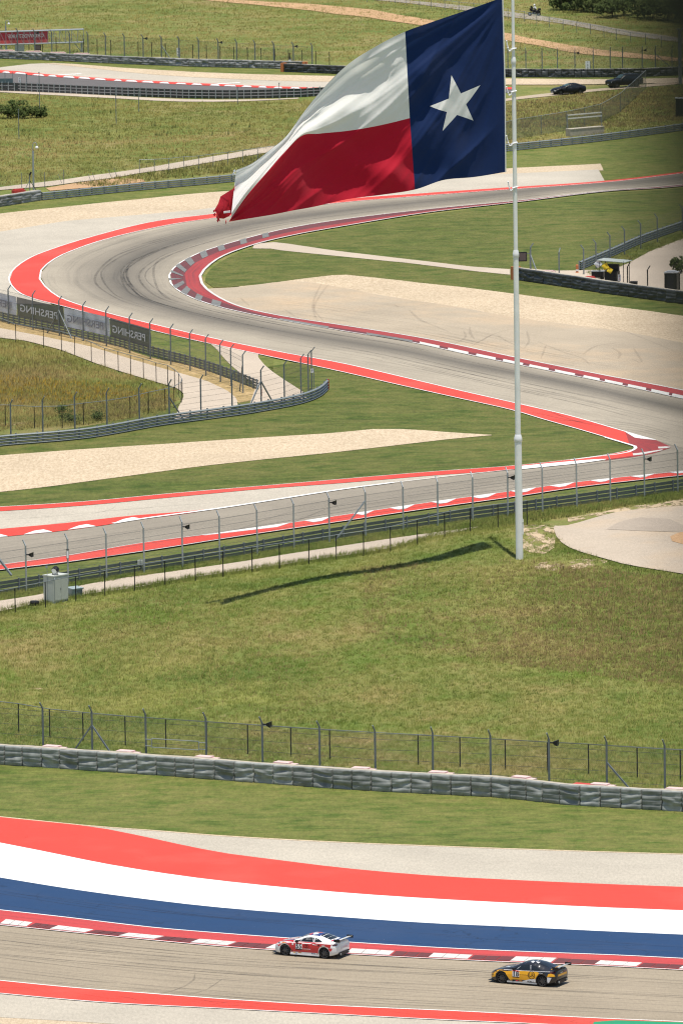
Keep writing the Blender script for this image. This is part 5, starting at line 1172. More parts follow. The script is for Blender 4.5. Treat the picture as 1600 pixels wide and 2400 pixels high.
def race_car(loc, rz, label, base, no, livery):
    rt = root('race_car', loc, label, 'race car', 'race cars on the nearest track', rz); B = Body(COUPE); B.zk = 1.04
    P_ = lambda nm, mb, mt, sm_=False, par=None: part(nm, mb, mt if not isinstance(mt, str) else MAT[mt], par or rt, sm_, world=False)
    wh = [(1.31,.76),(1.31,-.76),(-1.265,.77),(-1.265,-.77)]
    body = link('body', B.mesh('body', base, wh), rt)
    arch(rt, wh)
    for x, y in wh: wheel(rt, x, y)
    # glass
    P_('windscreen', B.top_decal([(.62,.56),(.62,-.56),(.05,-.48),(.0,-.3),(-.02,0),(.0,.3),(.05,.48)]), 'glass', True)
    P_('rear_window', B.top_decal([(-.86,.44),(-.80,0),(-.86,-.44),(-1.50,-.46),(-1.56,0),(-1.50,.46)]), 'glass', True)
    for sg in (1, -1):
        P_('side_window', B.side_decal([(.60,.87),(.36,.97),(.05,1.08),(-.30,1.125),(-.55,1.115),(-.55,.89),(0,.875)], .007, sg), 'glass', True)
        P_('quarter_window', B.side_decal([(-.60,.90),(-.60,1.105),(-.80,1.07),(-1.02,.985),(-1.12,.93)], .007, sg), 'glass', True)
        P_('window_pillar', B.side_decal([(-.54,.885),(-.54,1.12),(-.60,1.115),(-.60,.89)], .010, sg), base)
        P_('roll_bar', B.side_decal([(-.43,1.115),(-.47,1.115),(-.53,.90),(-.49,.90)], .009, sg), 'silver'); P_('roll_bar', B.side_decal([(.22,1.0),(.16,1.03),(.33,.885),(.38,.885)], .009, sg), 'silver')
        mb = MB(); mb.box((.50,sg*.93,.93),(.14,.2,.12)); mb.bar((.52,sg*.80,.88),(.5,sg*.9,.92),.05,.04); P_('mirror', mb, 'blackp')
        P_('headlight', B.top_decal([(1.98,sg*.52),(1.78,sg*.80),(1.60,sg*.80),(1.88,sg*.50)]), 'glass')
    mb = MB(); mb.box((2.12,0,.32),(.06,.75,.18)); P_('grille', mb, 'blackp')
    mb = MB(); mb.box((2.1,0,.12),(.28,1.5,.03)); P_('splitter', mb, 'blackp')
    mb = MB(); mb.box((0.03,.84,.15),(1.9,.06,.08)); P_('side_skirt', mb, livery.get('skirt', 'whitep')); mb = MB(); mb.box((0.03,-.84,.15),(1.9,.06,.08)); P_('side_skirt', mb, livery.get('skirt', 'whitep'))
    mb = MB(); mb.box((-2.09,0,.30),(.14,1.25,.18)); mb.box((-2.0,0,.2),(.3,1.0,.05)); P_('diffuser', mb, 'blackp')
    mb = MB(); mb.tube([(-1.95,.52,.27),(-2.2,.52,.27)], .06, 10); mb.tube([(-1.95,-.52,.27),(-2.2,-.52,.27)], .06, 10); P_('exhaust', mb, 'galv')
    for sg in (1, -1):
        P_('tail_light', B.side_decal([(-2.06,.78),(-2.06,.85),(-1.80,.875),(-1.74,.85),(-1.84,.78)], .012, sg), flat('tail light', (.10,.006,.008), .2))
    # big rear wing
    z = 1.10; mb = MB(); V = []
    for xx, zz in ((-1.92,1.085),(-2.0,1.115),(-2.12,1.125),(-2.26,1.15),(-2.26,1.14),(-2.12,1.10),(-2.0,1.085),(-1.92,1.085)): V.append([(xx,y_,zz) for y_ in (-.84,0,.84)])
    mb.grid(np.array(V)); P_('rear_wing', mb, livery['wing'])
    for sg in (1, -1):
        mb = MB(); mb.box((-2.1,sg*.85,1.11),(.40,.02,.17)); P_('wing_end_plate', mb, 'blackp'); mb = MB(); mb.bar((-1.75,sg*.35,.93),(-2.02,sg*.35,1.10),.03,.1); P_('wing_stay', mb, 'blackp')
    # number panel, both doors
    for sg in (1, -1):
        x0, x1 = (.62, .19)
        pn = P_('number_panel', B.side_decal([(x0,.43),(x0,.80),(x1,.80),(x1,.43)], .018, sg), 'whitep')
        P_('number', B.side_text(no, (x0+x1)/2, .595, .40, .03, sg), 'blackp', par=pn)
        P_('panel_strip', B.side_decal([(x0,.40),(x0,.45),(x1,.45),(x1,.40)], .022, sg), livery['strip'], par=pn)
        P_('panel_strip', B.side_decal([(x0,.74),(x0,.80),(x1,.80),(x1,.74)], .022, sg), livery['strip2'], par=pn)
    for pl, mt in livery['side']:
        for sg in (1, -1): P_('livery_panel', B.side_decal(pl, livery.get('o', .006)+livery['side'].index((pl, mt))*.0016, sg), mt)
    for i, (pl, mt) in enumerate(livery['top']): P_('livery_panel', B.top_decal(pl, .010+.0016*i), mt)
    for body_, x, z_, s_, mt in livery['text']:
        for sg in (1, -1): P_('lettering', B.side_text(body_, x, z_, s_, .022, sg), mt)
    for fn_ in livery.get('extra', []): fn_(B, P_)
    return rt
MR = carpaint('racing red wrap', (.52,.02,.028)); MWc = carpaint('white wrap', (.74,.74,.72)); MBl = carpaint('navy blue wrap', (.02,.035,.16)); MY = carpaint('yellow orange wrap', (.86,.42,.008)); MK = carpaint('black wrap', (.012,.013,.016))
MSky = carpaint('light grey sticker', (.5,.55,.6)); MGold = carpaint('amber sticker', (.6,.25,.02)); MHeart = carpaint('heart red sticker', (.65,.03,.04)); MSilver = carpaint('silver sticker', (.45,.47,.48))
def ellipse_ring(B, P_, cx, cz, a, b, t, mt, off, sg):
    k = 28; v = []; cz = cz*B.zk
    for i in range(k):
        th = 2*math.pi*i/k
        for s_ in (1, 0): x = cx+(a-t*(1-s_))*math.cos(th); z = cz+(b-t*(1-s_))*math.sin(th); v.append((x, sg*(B.side_y(x, z)+off), z))
    return MB().add(v, [(2*i, 2*i+1, 2*((i+1) % k)+1, 2*((i+1) % k)) for i in range(k)])
def emblem55(B, P_):
    for sg in (1, -1):
        for a, b, dx, dz in ((.17,.125,0,0),(.055,.12,0,0),(.115,.042,0,.075)): P_('emblem', ellipse_ring(B, P_, 0-.10+dx, .64+dz, a, b, .018, None, .024, sg), 'blackp')
        h = [(-1.62,.56),(-1.55,.62),(-1.50,.60),(-1.46,.62),(-1.40,.56),(-1.50,.42)]; h = [(-1.64,.56),(-1.64,.60),(-1.58,.64),(-1.52,.60),(-1.46,.64),(-1.40,.60),(-1.40,.56),(-1.52,.42)]
        P_('heart_sticker', B.side_decal([(x-.16, z) for x, z in h], .02, sg), MHeart)
        P_('round_sticker', ellipse_ring(B, P_, .80, .70, .05, .06, .045, None, .02, sg), 'whitep'); P_('round_sticker', ellipse_ring(B, P_, -.92, .74, .055, .045, .045, None, .02, sg), 'blackp')
    mb = MB(); mb.box((-2.09,0,.62),(.1,.9,.10)); P_('plate_strip', mb, MSilver); mb = MB(); mb.box((-2.02,.62,.62),(.14,.2,.1)); P_('rear_sticker', mb, MGold)
def emblem18(B, P_):
    for sg in (1, -1):
        P_('emblem', ellipse_ring(B, P_, -.60, .60, .22, .235, .032, None, .022, sg), 'blackp'); P_('emblem_letters', B.side_text('LR', -.60, .60, .27, .024, sg), 'blackp')
    mb = MB(); mb.box((-2.1,0,.66),(.09,1.1,.12)); P_('yellow_bumper', mb, MY); mb = MB(); mb.box((-2.1,.1,.78),(.09,.3,.05)); P_('plate_strip', mb, MSilver)
LIV55 = dict(wing=MWc, skirt='whitep', strip='blackp', strip2=MR, o=.006,
 side=[([(1.90,.58),(1.75,.71),(1.40,.775),(1.0,.80),(.62,.845),(0,.86),(-.55,.87),(-1.0,.895),(-1.75,.88),(-1.68,.66),(-1.62,.62),(-1.52,.66),(-1.25,.74),(-1.0,.66),(-.90,.50),(-.87,.27),(.92,.25),(.97,.45),(1.06,.62),(1.25,.72),(1.45,.72),(1.62,.62),(1.70,.50)], MR),
   ([(.98,.50),(1.02,.54),(.90,.30),(.80,.28)], MK), ([(1.55,.735),(1.30,.775),(1.30,.72),(1.55,.70)], MGold), ([(1.24,.785),(1.0,.785),(1.0,.735),(1.24,.735)], 'whitep'),
   ([(.80,.20),(.80,.27),(-.80,.29),(-.80,.19)], 'whitep'), ([(.78,.21),(.78,.26),(.62,.26),(.62,.21)], MY), ([(.45,.21),(.45,.26),(.25,.26),(.25,.21)], MGold),
   ([(-.50,.80),(-.62,.80),(-.62,.74),(-.50,.74)], 'whitep'), ([(1.95,.50),(1.80,.60),(1.78,.48),(1.92,.42)], MSky)],
 top=[([(-.02,.42),(-.02,-.5),(-.80,-.5),(-.86,0),(-.80,.5),(-.4,.5)], MBl), ([(.0,.30),(-.18,.48),(-.3,.2),(-.1,.0)], MR), ([(-.2,.1),(-.35,.45),(-.62,.3),(-.5,.0)], 'whitep'), ([(-.3,-.1),(-.55,-.4),(-.7,-.1),(-.5,.1)], MR),
   ([(-.10,-.15),(-.22,.05),(-.32,-.25),(-.2,-.4)], 'whitep'), ([(1.95,.15),(.80,.30),(.72,0),(1.98,-.1)], MR), ([(1.80,.60),(1.50,.74),(.80,.76),(.80,.64),(1.60,.56)], MR), ([(1.6,.55),(.78,.62),(.80,.48),(1.6,.42)], MBl), ([(1.7,.40),(.8,.44),(.8,.34),(1.75,.2)], 'whitep'),
   ([(-1.70,.55),(-1.70,-.55),(-1.98,-.55),(-1.98,.55)], MBl), ([(-1.58,.6),(-1.66,.62),(-1.7,.3),(-1.62,.3)], MR)],
 text=[('ROCKINGHAM', -.10, .475, .085, 'whitep'), ('TOYOTA', -.10, .40, .06, MGold), ('MOBIL 1', -.62, .235, .10, MBl), ('FORT', -1.22, .745, .085, 'whitep'), ('AMERICAN', -.72, .785, .05, 'whitep'), ('RACING', -.72, .735, .045, 'whitep'), ('55', -.88, 1.02, .07, 'blackp')], extra=[emblem55])
LIV18 = dict(wing=MSilver, skirt=MSilver, strip='blackp', strip2=MR, o=.006,
 side=[([(2.06,.44),(1.98,.56),(1.75,.70),(1.40,.765),(1.0,.775),(0,.80),(-.6,.815),(-.95,.82),(-1.10,.76),(-.90,.50),(-.82,.32),(.82,.28),(.98,.48),(1.08,.64),(1.3,.73),(1.5,.70),(1.68,.55),(1.72,.36),(2.0,.30)], MY),
   ([(1.20,.787),(.0,.812),(-1.0,.852),(-1.75,.872),(-1.75,.86),(-1.0,.84),(.0,.80),(1.20,.775)], 'whitep'),
   ([(-1.60,.56),(-1.66,.74),(-1.82,.78),(-2.04,.72),(-2.06,.60),(-1.78,.60)], MY), ([(-1.60,.50),(-1.62,.56),(-1.86,.54),(-1.74,.30),(-1.62,.22),(-1.60,.36)], 'whitep'),
   ([(-.86,.22),(-.86,.40),(-.50,.37),(-.08,.25),(.1,.2)], 'whitep'), ([(.80,.22),(.80,.27),(.64,.27),(.64,.22)], MY), ([(.42,.2),(.42,.26),(.26,.26),(.26,.2)], MHeart), ([(.20,.2),(.20,.26),(.0,.26),(.0,.2)], MGold)],
 top=[([(-1.72,.62),(-1.72,-.62),(-1.92,-.62),(-1.92,.62)], MY), ([(-.35,.42),(-.52,.48),(-.56,.30),(-.40,.22)], 'whitep'), ([(-.70,.38),(-.84,.44),(-.86,.2),(-.78,.26)], 'whitep'), ([(-.62,.30),(-.68,.36),(-.72,.12),(-.66,.1)], 'whitep'), ([(1.3,.35),(1.0,.5),(.95,.25),(1.2,.2)], MSky)],
 text=[('MOBIL 1', -.52, .24, .11, 'blackp'), ('Linden & Ross Racing', .02-.10, .585, .068, 'blackp'), ('RACING', -1.20, .76, .07, 'whitep')], extra=[emblem18])
def place_car(pf, pr, off=.085):
    a = P(*pf); b = P(*pr); d = (a-b)[:2]; d /= np.linalg.norm(d); rz = math.atan2(d[1], d[0]); left = np.array([-d[1], d[0]])
    c = (a[:2]+b[:2])/2-left*.80; return (c[0], c[1], float(terr(c[0], c[1]))+off), rz
l, r_ = place_car((668.3,2243.5),(763.7,2251.2)); race_car(l, r_, 'red and white race coupe number 55 with a tall rear wing', MWc, '55', LIV55)
l, r_ = place_car((1174.6,2308.8),(1274.9,2317.2)); race_car(l, r_, 'yellow and black race coupe number 18 with a tall rear wing', MK, '18', LIV18)
def road_car(loc, rz, label, A, name, cat, suv=False):
    rt = root(name, loc, label, cat, None, rz); B = Body(A); bp = flat('black car paint', (.006,.007,.009), .35, 0, .25, 0)
    P_ = lambda nm, mb, mt, sm_=False: part(nm, mb, mt if not isinstance(mt, str) else MAT[mt], rt, sm_, world=False)
    L = A[0, 0]; r = .39 if suv else .33; wy = .86 if suv else .79; wh = [(L*.64,wy),(L*.64,-wy),(-L*.6,wy),(-L*.6,-wy)]
    link('body', B.mesh('body', bp, wh, .44 if suv else .37), rt); arch(rt, wh, .435 if suv else .365, .4 if suv else .335, .95)
    for x, y in wh: wheel(rt, x, y, r)
    xs, xe = (.93, .3) if suv else (.62*1.15, .0)
    P_('windscreen', B.top_decal([(xs,.6),(xs,-.6),(xe,-.55),(xe,.55)]), MAT['glassb'], True)
    for sg in (1, -1):
        if suv: P_('side_window', B.side_decal([(.6,1.22),(.25,1.62),(-2.2,1.62),(-2.3,1.22)], .008, sg), 'glass')
        else: P_('side_window', B.side_decal([(.62,.93),(0,1.22),(-.7,1.26),(-1.3,1.0),(-1.3,.98)], .008, sg), 'glass')
        z0 = .85 if suv else .58; mb = MB(); mb.box((L-.12,sg*(.72 if suv else .60),z0),(.22,.34,.16)); P_('headlight', mb, 'silver')
        mb = MB(); mb.box((xs-.05,sg*(1.1 if suv else .98),1.25 if suv else .98),(.16,.24,.18)); P_('mirror', mb, bp)
    mb = MB(); mb.box((L+.005,0,.75 if suv else .45),(.05,1.1,.25 if suv else .2)); P_('grille', mb, 'blackp')
    mb = MB(); mb.box((L+.03,0,.5 if suv else .36),(.03,.5,.12)); P_('licence_plate', mb, 'silver')
    return rt
MAT['glassb'] = flat('windscreen with sky reflection', (.05,.09,.085), .08, 0, .7, 0)
q = P(1331, 220); road_car(q+(0,0,.05), math.radians(205), 'black sedan parked on the dirt track behind the flagpole', SEDAN, 'parked_sedan', 'car')
q = P(1462, 204); road_car(q+(0,0,.05), math.radians(208), 'large black sport utility vehicle beside the leaning grey fence', SUV, 'parked_suv', 'car', True)
# ------------------------------------------------------------------ motorcyclist on the far road
q = P(1252, 37, O2)
rt = root('motorcycle', q, 'black touring motorcycle on the road at top right', 'motorcycle', None, math.radians(160))
for x in (.78, -.72):
    wq = link('wheel', None, rt, (x,0,.32)); m0 = MB(); m0.lathe([(.22,-.07),(.32,-.05),(.32,.05),(.22,.07),(.22,-.07)], 20, (0,0,0), 'y'); link('tyre', m0.mesh('tyre', MAT['tyre']), wq); m0 = MB(); m0.lathe([(0,-.04),(.23,-.05),(.23,.05),(0,.04)], 16, (0,0,0), 'y'); link('rim', m0.mesh('rim', MAT['galv']), wq)
mb = MB(); mb.tube([(.78,0,.32),(.62,0,.7),(.5,0,1.05)], [.05,.06,.05], 8); part('fork', mb, MAT['galvd'], rt, world=False)
mb = MB(); mb.tube([(.62,0,.75),(.35,0,.85),(.05,0,.82),(-.3,0,.78),(-.75,0,.82)], [.1,.19,.2,.17,.1], 10); part('tank_and_seat', mb, MAT['blackp'], rt, True, world=False)
mb = MB(); mb.box((.1,0,.42),(.55,.42,.36)); mb.bar((-.72,.0,.32),(.0,0,.4),.12,.1); part('engine', mb, MAT['galvd'], rt, world=False)
mb = MB(); mb.box((.6,0,1.02),(.25,.75,.38)); part('fairing', mb, MAT['blackp'], rt, world=False); mb = MB(); mb.bar((.62,-.25,1.2),(.45,-.2,1.5),.02,.5); part('windshield', mb, MAT['glass'], rt, world=False)
for s in (1,-1): mb = MB(); mb.box((-.62,.32*s,.62),(.55,.22,.36)); part('pannier', mb, MAT['blackp'], rt, world=False)
mb = MB(); mb.box((-.85,0,1.05),(.35,.5,.32)); part('top_case', mb, MAT['blackp'], rt, world=False)
def skin_person(name, joints, edges, radii, mat):
    me = bpy.data.meshes.new('sk'); me.from_pydata(joints, edges, []); o = bpy.data.objects.new('sk', me); COL.objects.link(o)
    md = o.modifiers.new('s', 'SKIN'); sv = me.skin_vertices[0].data
    for i, r in enumerate(radii): sv[i].radius = (r, r)
    sv[0].use_root = True; sb = o.modifiers.new('u', 'SUBSURF'); sb.levels = 2; sb.render_levels = 2
    dg = bpy.context.evaluated_depsgraph_get(); r = bpy.data.meshes.new_from_object(o.evaluated_get(dg)); bpy.data.objects.remove(o)
    r.name = name; r.materials.clear(); r.materials.append(mat); return r
J = [(-.2,0,.95),(-.16,0,1.2),(-.08,0,1.42),(-.04,0,1.53),(-.02,0,1.62),(.0,0,1.75),
     (-.1,.2,1.44),(.1,.28,1.22),(.42,.3,1.15),(.5,.3,1.13),(-.1,-.2,1.44),(.1,-.28,1.22),(.42,-.3,1.15),(.5,-.3,1.13),
     (-.15,.14,.9),(.22,.24,.78),(-.02,.26,.36),(.12,.27,.33),(-.15,-.14,.9),(.22,-.24,.78),(-.02,-.26,.36),(.12,-.27,.33)]
E = [(0,1),(1,2),(2,3),(3,4),(4,5),(2,6),(6,7),(7,8),(8,9),(2,10),(10,11),(11,12),(12,13),(0,14),(14,15),(15,16),(16,17),(0,18),(18,19),(19,20),(20,21)]
Rr = [.16,.17,.18,.07,.08,.09,.08,.06,.045,.04,.08,.06,.045,.04,.11,.09,.06,.05,.11,.09,.06,.05]
pr = root('person', q, 'rider in a white top and white helmet sitting on the motorcycle', 'person', None, math.radians(160))
link('body', skin_person('body', J, E, Rr, MAT['dark']), pr)
Jt = J[:3]+[J[6],J[7],J[10],J[11]]; link('white_top', skin_person('white_top', Jt, [(0,1),(1,2),(2,3),(3,4),(2,5),(5,6)], [.18,.19,.2,.095,.075,.095,.075], MAT['cloth']), pr)
mb = MB(); mb.lathe([(0,1.58),(.12,1.6),(.155,1.7),(.14,1.8),(.08,1.87),(0,1.89)], 14, (0,0,0)); part('helmet', mb, MAT['whitep'], pr, True, world=False)
# ------------------------------------------------------------------ banners
def clothmat(name, col, al=.92):
    m, t, b = newmat(name); pos = N(t, 'NewGeometry').outputs['Position']
    t.links.new(mix(t, noise(t, pos, .9, 4), tuple(c*.85 for c in col), tuple(min(1, c*1.15) for c in col)), b.inputs['Base Color']); b.inputs['Roughness'].default_value = .7
    tr = N(t, 'BsdfTransparent'); mx = N(t, 'MixShader'); mx.inputs[0].default_value = al; t.links.new(tr.outputs[0], mx.inputs[1]); t.links.new(b.outputs[0], mx.inputs[2]); t.links.new(mx.outputs[0], t.nodes['Material Output'].inputs['Surface']); return m
BW, BD = clothmat('white banner vinyl', (.62,.64,.72), .93), clothmat('charcoal banner vinyl', (.085,.088,.095), .9); MAT['ltxt'] = flat('pale banner print', (.5,.51,.53), .7); MAT['dtxt'] = flat('grey banner print', (.2,.2,.23), .7)
pfe = [(x, y) for x, y in pf]
def banner(x0, x1, dark, label, z0=1.08, z1=2.95):
    n = 14; xs = np.linspace(x0, x1, n+1); base = PS([(x, yat(pfe, x)) for x in xs]); d, nn = frame_dir(base[0], base[-1]); nn = np.r_[nn, 0]*.16
    rt = root('advertising_banner', base[0]+nn, label, 'banner', 'banners on the catch fence'); zz = np.linspace(z0, z1, 7)
    V = np.array([[b+nn+(0,0,z)+nn*.5*math.sin(i*1.7+j)*.4 for j, z in enumerate(zz)] for i, b in enumerate(base)]); mb = MB(); mb.grid(V); me = part('vinyl_sheet', mb, BD if dark else BW, rt, True)
    v, f = text_mesh('PERSHING', 1.0, True); wd = v[:, 0].max()-v[:, 0].min(); Lb = np.linalg.norm(base[-1]-base[0]); sc = Lb*.80/wd
    mid = (z0+z1)/2-.05; t = .5+(v[:, 0])*sc/Lb; bx_ = np.array([np.interp(t, np.linspace(0,1,n+1), base[:, k]) for k in range(3)]).T
    V = bx_-nn*.12+np.column_stack([np.zeros((len(v), 2)), mid+v[:, 1]*min(sc, 1.0)]); mb = MB(); mb.add(V, f); part('lettering', mb, MAT['ltxt' if dark else 'dtxt'], rt)
    return rt
banner(-74, 36.5, False, 'white sponsor banner cut off by the left edge'); banner(37.5, 147, True, 'charcoal sponsor banner, left of the two dark ones'); banner(148, 254.5, False, 'white sponsor banner between the two dark ones'); banner(255.5, 351, True, 'charcoal sponsor banner, right of the two dark ones')
# ------------------------------------------------------------------ cabinet, floodlight, boxes by the service road
q = P(131, 1413); a, b = P(113, 1419), P(157, 1409); d, nn = frame_dir(a, b); rz = math.atan2(d[1], d[0])-.05
rt = root('utility_cabinet', q+np.array([0,.5,0]), 'pale grey green utility cabinet with two doors beside the service road', 'cabinet', None, rz)
mb = MB(); mb.box((0,0,1.1),(1.55,1.1,1.9)); mb.box((0,0,.08),(1.5,1.0,.3)); part('housing', mb, MAT['cab'], rt, world=False)
mb = MB(); mb.box((0,0,2.08),(1.65,1.2,.08)); part('lid', mb, MAT['cab'], rt, world=False)
for s in (-1, 1):
    mb = MB(); mb.box((s*.37,-.562,1.1),(.72,.03,1.75)); dr = part('door', mb, MAT['cab'], rt, world=False)
    if s < 0: mb = MB(); mb.box((-.06,-.59,1.05),(.03,.04,.2)); part('handle', mb, MAT['galvd'], dr, world=False)
mb = MB(); mb.tube([(-.72,-.6,.3),(-.72,-.62,1.9),(-.6,-.5,2.15)], .02); mb.tube([(-.79,.1,.2),(-.79,.1,2.9)], .02); mb.box((-.85,.1,2.75),(.12,.12,.14)); part('conduit', mb, MAT['galv'], rt, world=False)
ca, sa = math.cos(rz), math.sin(rz); tp = q+np.array([0,.5,2.12])+np.array([ca*-.3+sa*.25, sa*-.3-ca*.25, 0])
rt = root('floodlight', tp, 'round black floodlight standing on the utility cabinet', 'floodlight', None, -.55)
R_ = np.array(Matrix.Rotation(math.radians(25), 3, 'X'))
mb = MB(); mb.lathe([(0,.25),(.24,.25),(.27,.1),(.27,-.12),(.23,-.14)], 10, (0,0,0), 'y'); mb.v[0] = mb.v[0]@R_.T+np.array([0,0,.36]); part('lamp_housing', mb, MAT['blackp'], rt, world=False)
mb = MB(); mb.lathe([(.0,-.15),(.245,-.135)], 8, (0,0,0), 'y'); mb.v[0] = mb.v[0]@R_.T+np.array([0,0,.36]); part('lamp_glass', mb, MAT['whitep'], rt, world=False)
mb = MB(); mb.bar((-.2,0,.0),(-.2,0,.3),.05); mb.bar((.2,0,0),(.2,0,.3),.05); mb.bar((-.2,0,.02),(.2,0,.02),.08,.04); part('lamp_stand', mb, MAT['blackp'], rt, world=False)
rt = root('meter_box', P(175, 1398), 'small blue grey box with a sloping lid next to the utility cabinet', 'box', None, rz-.1)
mb = MB(); mb.box((0,0,.3),(1.0,.7,.62)); part('box_body', mb, MAT['cab2'], rt, world=False); mb = MB(); mb.box((0,-.03,.66),(1.12,.82,.09), R=np.array(Matrix.Rotation(.1, 3, 'X'))); part('box_lid', mb, MAT['cab2'], rt, world=False); mb = MB(); mb.box((.22,-.36,.34),(.5,.03,.34)); part('vent_panel', mb, MAT['galvd'], rt, world=False)
rt = root('manhole_riser', P(81, 1419), 'short black round riser on the ground left of the utility cabinet', 'riser')
mb = MB(); mb.lathe([(0,.02),(.36,.0),(.38,.26),(.34,.32),(0,.32)], 18); part('riser_ring', mb, MAT['tyre'], rt, world=False); mb = MB(); mb.lathe([(0,.34),(.3,.345),(.3,.32)], 18); part('riser_cover', mb, MAT['blackp'], rt, world=False)
rt = root('junction_box', P(329, 1341), 'small pale junction box on legs at the middle catch fence', 'box')
mb = MB(); mb.box((0,0,.75),(.42,.25,.4)); part('box_body', mb, MAT['cab'], rt, world=False); mb = MB(); mb.bar((-.15,0,0),(-.15,0,.6),.06); mb.bar((.15,0,0),(.15,0,.6),.06); part('legs', mb, MAT['galv'], rt, world=False)
rt = root('drop_light', W2[2]+np.array([0,-.1,2.2]), 'narrow black lantern hanging on the second middle fence post', 'lantern')
mb = MB(); mb.box((-.1,0,.25),(.03,.05,.75)); mb.box((.1,0,.25),(.03,.05,.75)); mb.box((0,0,.62),(.22,.06,.04)); part('lantern_frame', mb, MAT['blackp'], rt, world=False); mb = MB(); mb.box((0,0,.2),(.15,.04,.55)); part('lantern_glass', mb, MAT['whitep'], rt, world=False)
# ------------------------------------------------------------------ lamp posts and bare poles
def lamp(px, py, h, label, s=1.0):
    rt = root('lamp_post', P(px, py), label, 'lamp post', 'hooked lamp posts'); mb = MB(); mb.tube([(0,0,-.2),(0,0,h*.82)], .12, 10); part('pole', mb, MAT['galv'], rt, world=False)
    mb = MB(); mb.tube([(0,0,h*.82),(0,0,h*.93),(.06,0,h*.97),(.2,0,h),(.36,0,h*.99),(.46,0,h*.95),(.48,0,h*.92)], .045, 8); part('hook_arm', mb, MAT['galv'], rt, world=False)
    mb = MB(); mb.lathe([(0,h*.92),(.1,h*.92),(.2,h*.89),(.17,h*.87),(0,h*.862)], 12, (.48,0,0)); part('lamp_head', mb, MAT['whitep'], rt, True, world=False)
lamp(79, 447, 5.9, 'tall grey lamp post with a hooked white lamp behind the short tyre barrier'); lamp(14.5, 122, 4.9, 'far grey lamp post rising behind the red banner')
def pole(px, y0, y1, label, r=.05, mat='galvd'):
    b = P(px, y1); t = onplane(np.array(float(px)), np.array(float(y0)), b, np.array([0,1.0,0])); h = t[2]-b[2]
    o = root('bare_pole', b, label, 'pole', 'thin poles in the field'); mb = MB(); mb.tube([(0,0,-.2),(0,0,h)], r, 8); part('pole', mb, MAT[mat], o, world=False); mb = MB(); mb.lathe([(0,h+.02),(r*1.6,h),(r*1.6,h-.1)], 8); part('pole_cap', mb, MAT[mat], o, world=False)
pole(93.5,168,275,'thin grey pole right of the far bench, crossing the far track'); pole(272.5,206,291,'faint thin pole in the left part of the field'); pole(325.5,209,263,'darker thin pole right of the faint one in the field'); pole(44.5,255,325,'thin pole among the shrubs at far left'); pole(557,203,243,'thin pole in front of the far guardrail, left of the flag'); pole(654.5,193,233,'short dark pole at the far guardrail near the flag'); pole(63,172,212,'thin pole beside the dark bin on the far track',.06)
pole(1594,66,196,'tall grey square pole at the right edge near the top', .25, 'galv')
# ------------------------------------------------------------------ far left: gantry, screens, bench, boards
b0 = P(-140, 128); b1 = P(197, 121.5); d3 = (b1-b0)/np.linalg.norm(b1-b0); rt = root('truss_gantry', b0, 'long silver truss frame above the far tyre barrier at top left', 'truss')
Lg = np.linalg.norm(b1-b0); zlo = onplane(np.array(197.), np.array(98.), b1, np.array([0,1.,0]))[2]-b1[2]; zhi = onplane(np.array(197.), np.array(68.), b1, np.array([0,1.,0]))[2]-b1[2]
zl0 = onplane(np.array(0.), np.array(104.), b0+d3*Lg*140/337, np.array([0,1.,0]))[2]-(b0+d3*Lg*140/337)[2]
nb = np.array([-d3[1], d3[0], 0]); nch = 24
def tp_(t, z, off=0): 
    p = b0+d3*Lg*t+nb*off; p = p.copy(); p[2] = b1[2]*1.0+z+(zl0-zlo+((b0+d3*Lg*140/337)[2]-b1[2]))*(1-t)/(1-140/337); return p
for off in (0, 1.0):
    for z in (zlo, zhi): mb = MB(); mb.tube([tp_(0, z, off), tp_(1, z, off)], .10, 8); part('chord', mb, MAT['galv'], rt)
    mb = MB()
    for i in range(nch+1):
        mb.bar(tp_(i/nch, zlo, off), tp_(i/nch, zhi, off), .06)
        if i < nch: mb.bar(tp_(i/nch, zhi, off), tp_((i+1)/nch, zlo, off), .05)
    part('lattice', mb, MAT['galv'], rt)
mb = MB()
for i in range(nch+1):
    for z in (zlo, zhi): mb.bar(tp_(i/nch, z, 0), tp_(i/nch, z, 1.0), .05)
part('cross_ties', mb, MAT['galv'], rt)
for t in (.02, 155/337, .985):
    mb = MB(); a = tp_(t, zlo, .5); g_ = a.copy(); g_[2] = float(terr(a[0], a[1])); mb.bar(a, g_, .3, .3); mb.bar(a+d3*-1.2, g_, .12, .12); part('support_leg', mb, MAT['galv'], rt)
rt = root('gantry_banner', tp_(.05, zlo, .5), 'red banner inside the truss frame at top left', 'banner'); t1 = (114+140)/337
V = np.array([[tp_(t, zlo+.1+(zhi-zlo-.2)*k, .55) for k in (0,.28,1)] for t in np.linspace(.05, t1, 20)]); mb = MB(); mb.grid(V[:, 1:]); part('vinyl_sheet', mb, flat('dark red vinyl', (.30,.03,.045), .7), rt); mb = MB(); mb.grid(V[:, :2]); part('vinyl_stripe', mb, flat('bright red vinyl', (.62,.10,.10), .7), rt)
v, f = text_mesh('CROWDSTRIKE', 1.0, True); wd = v[:, 0].max()-v[:, 0].min(); tw = (83/337); t0 = (62+140)/337
V = np.array([tp_(t0+a/wd*tw, zlo+.1+(zhi-zlo-.2)*(.62+b*.45), .42) for a, b, _ in v]); mb = MB(); mb.add(V, f); part('lettering', mb, MAT['ltxt'], rt)
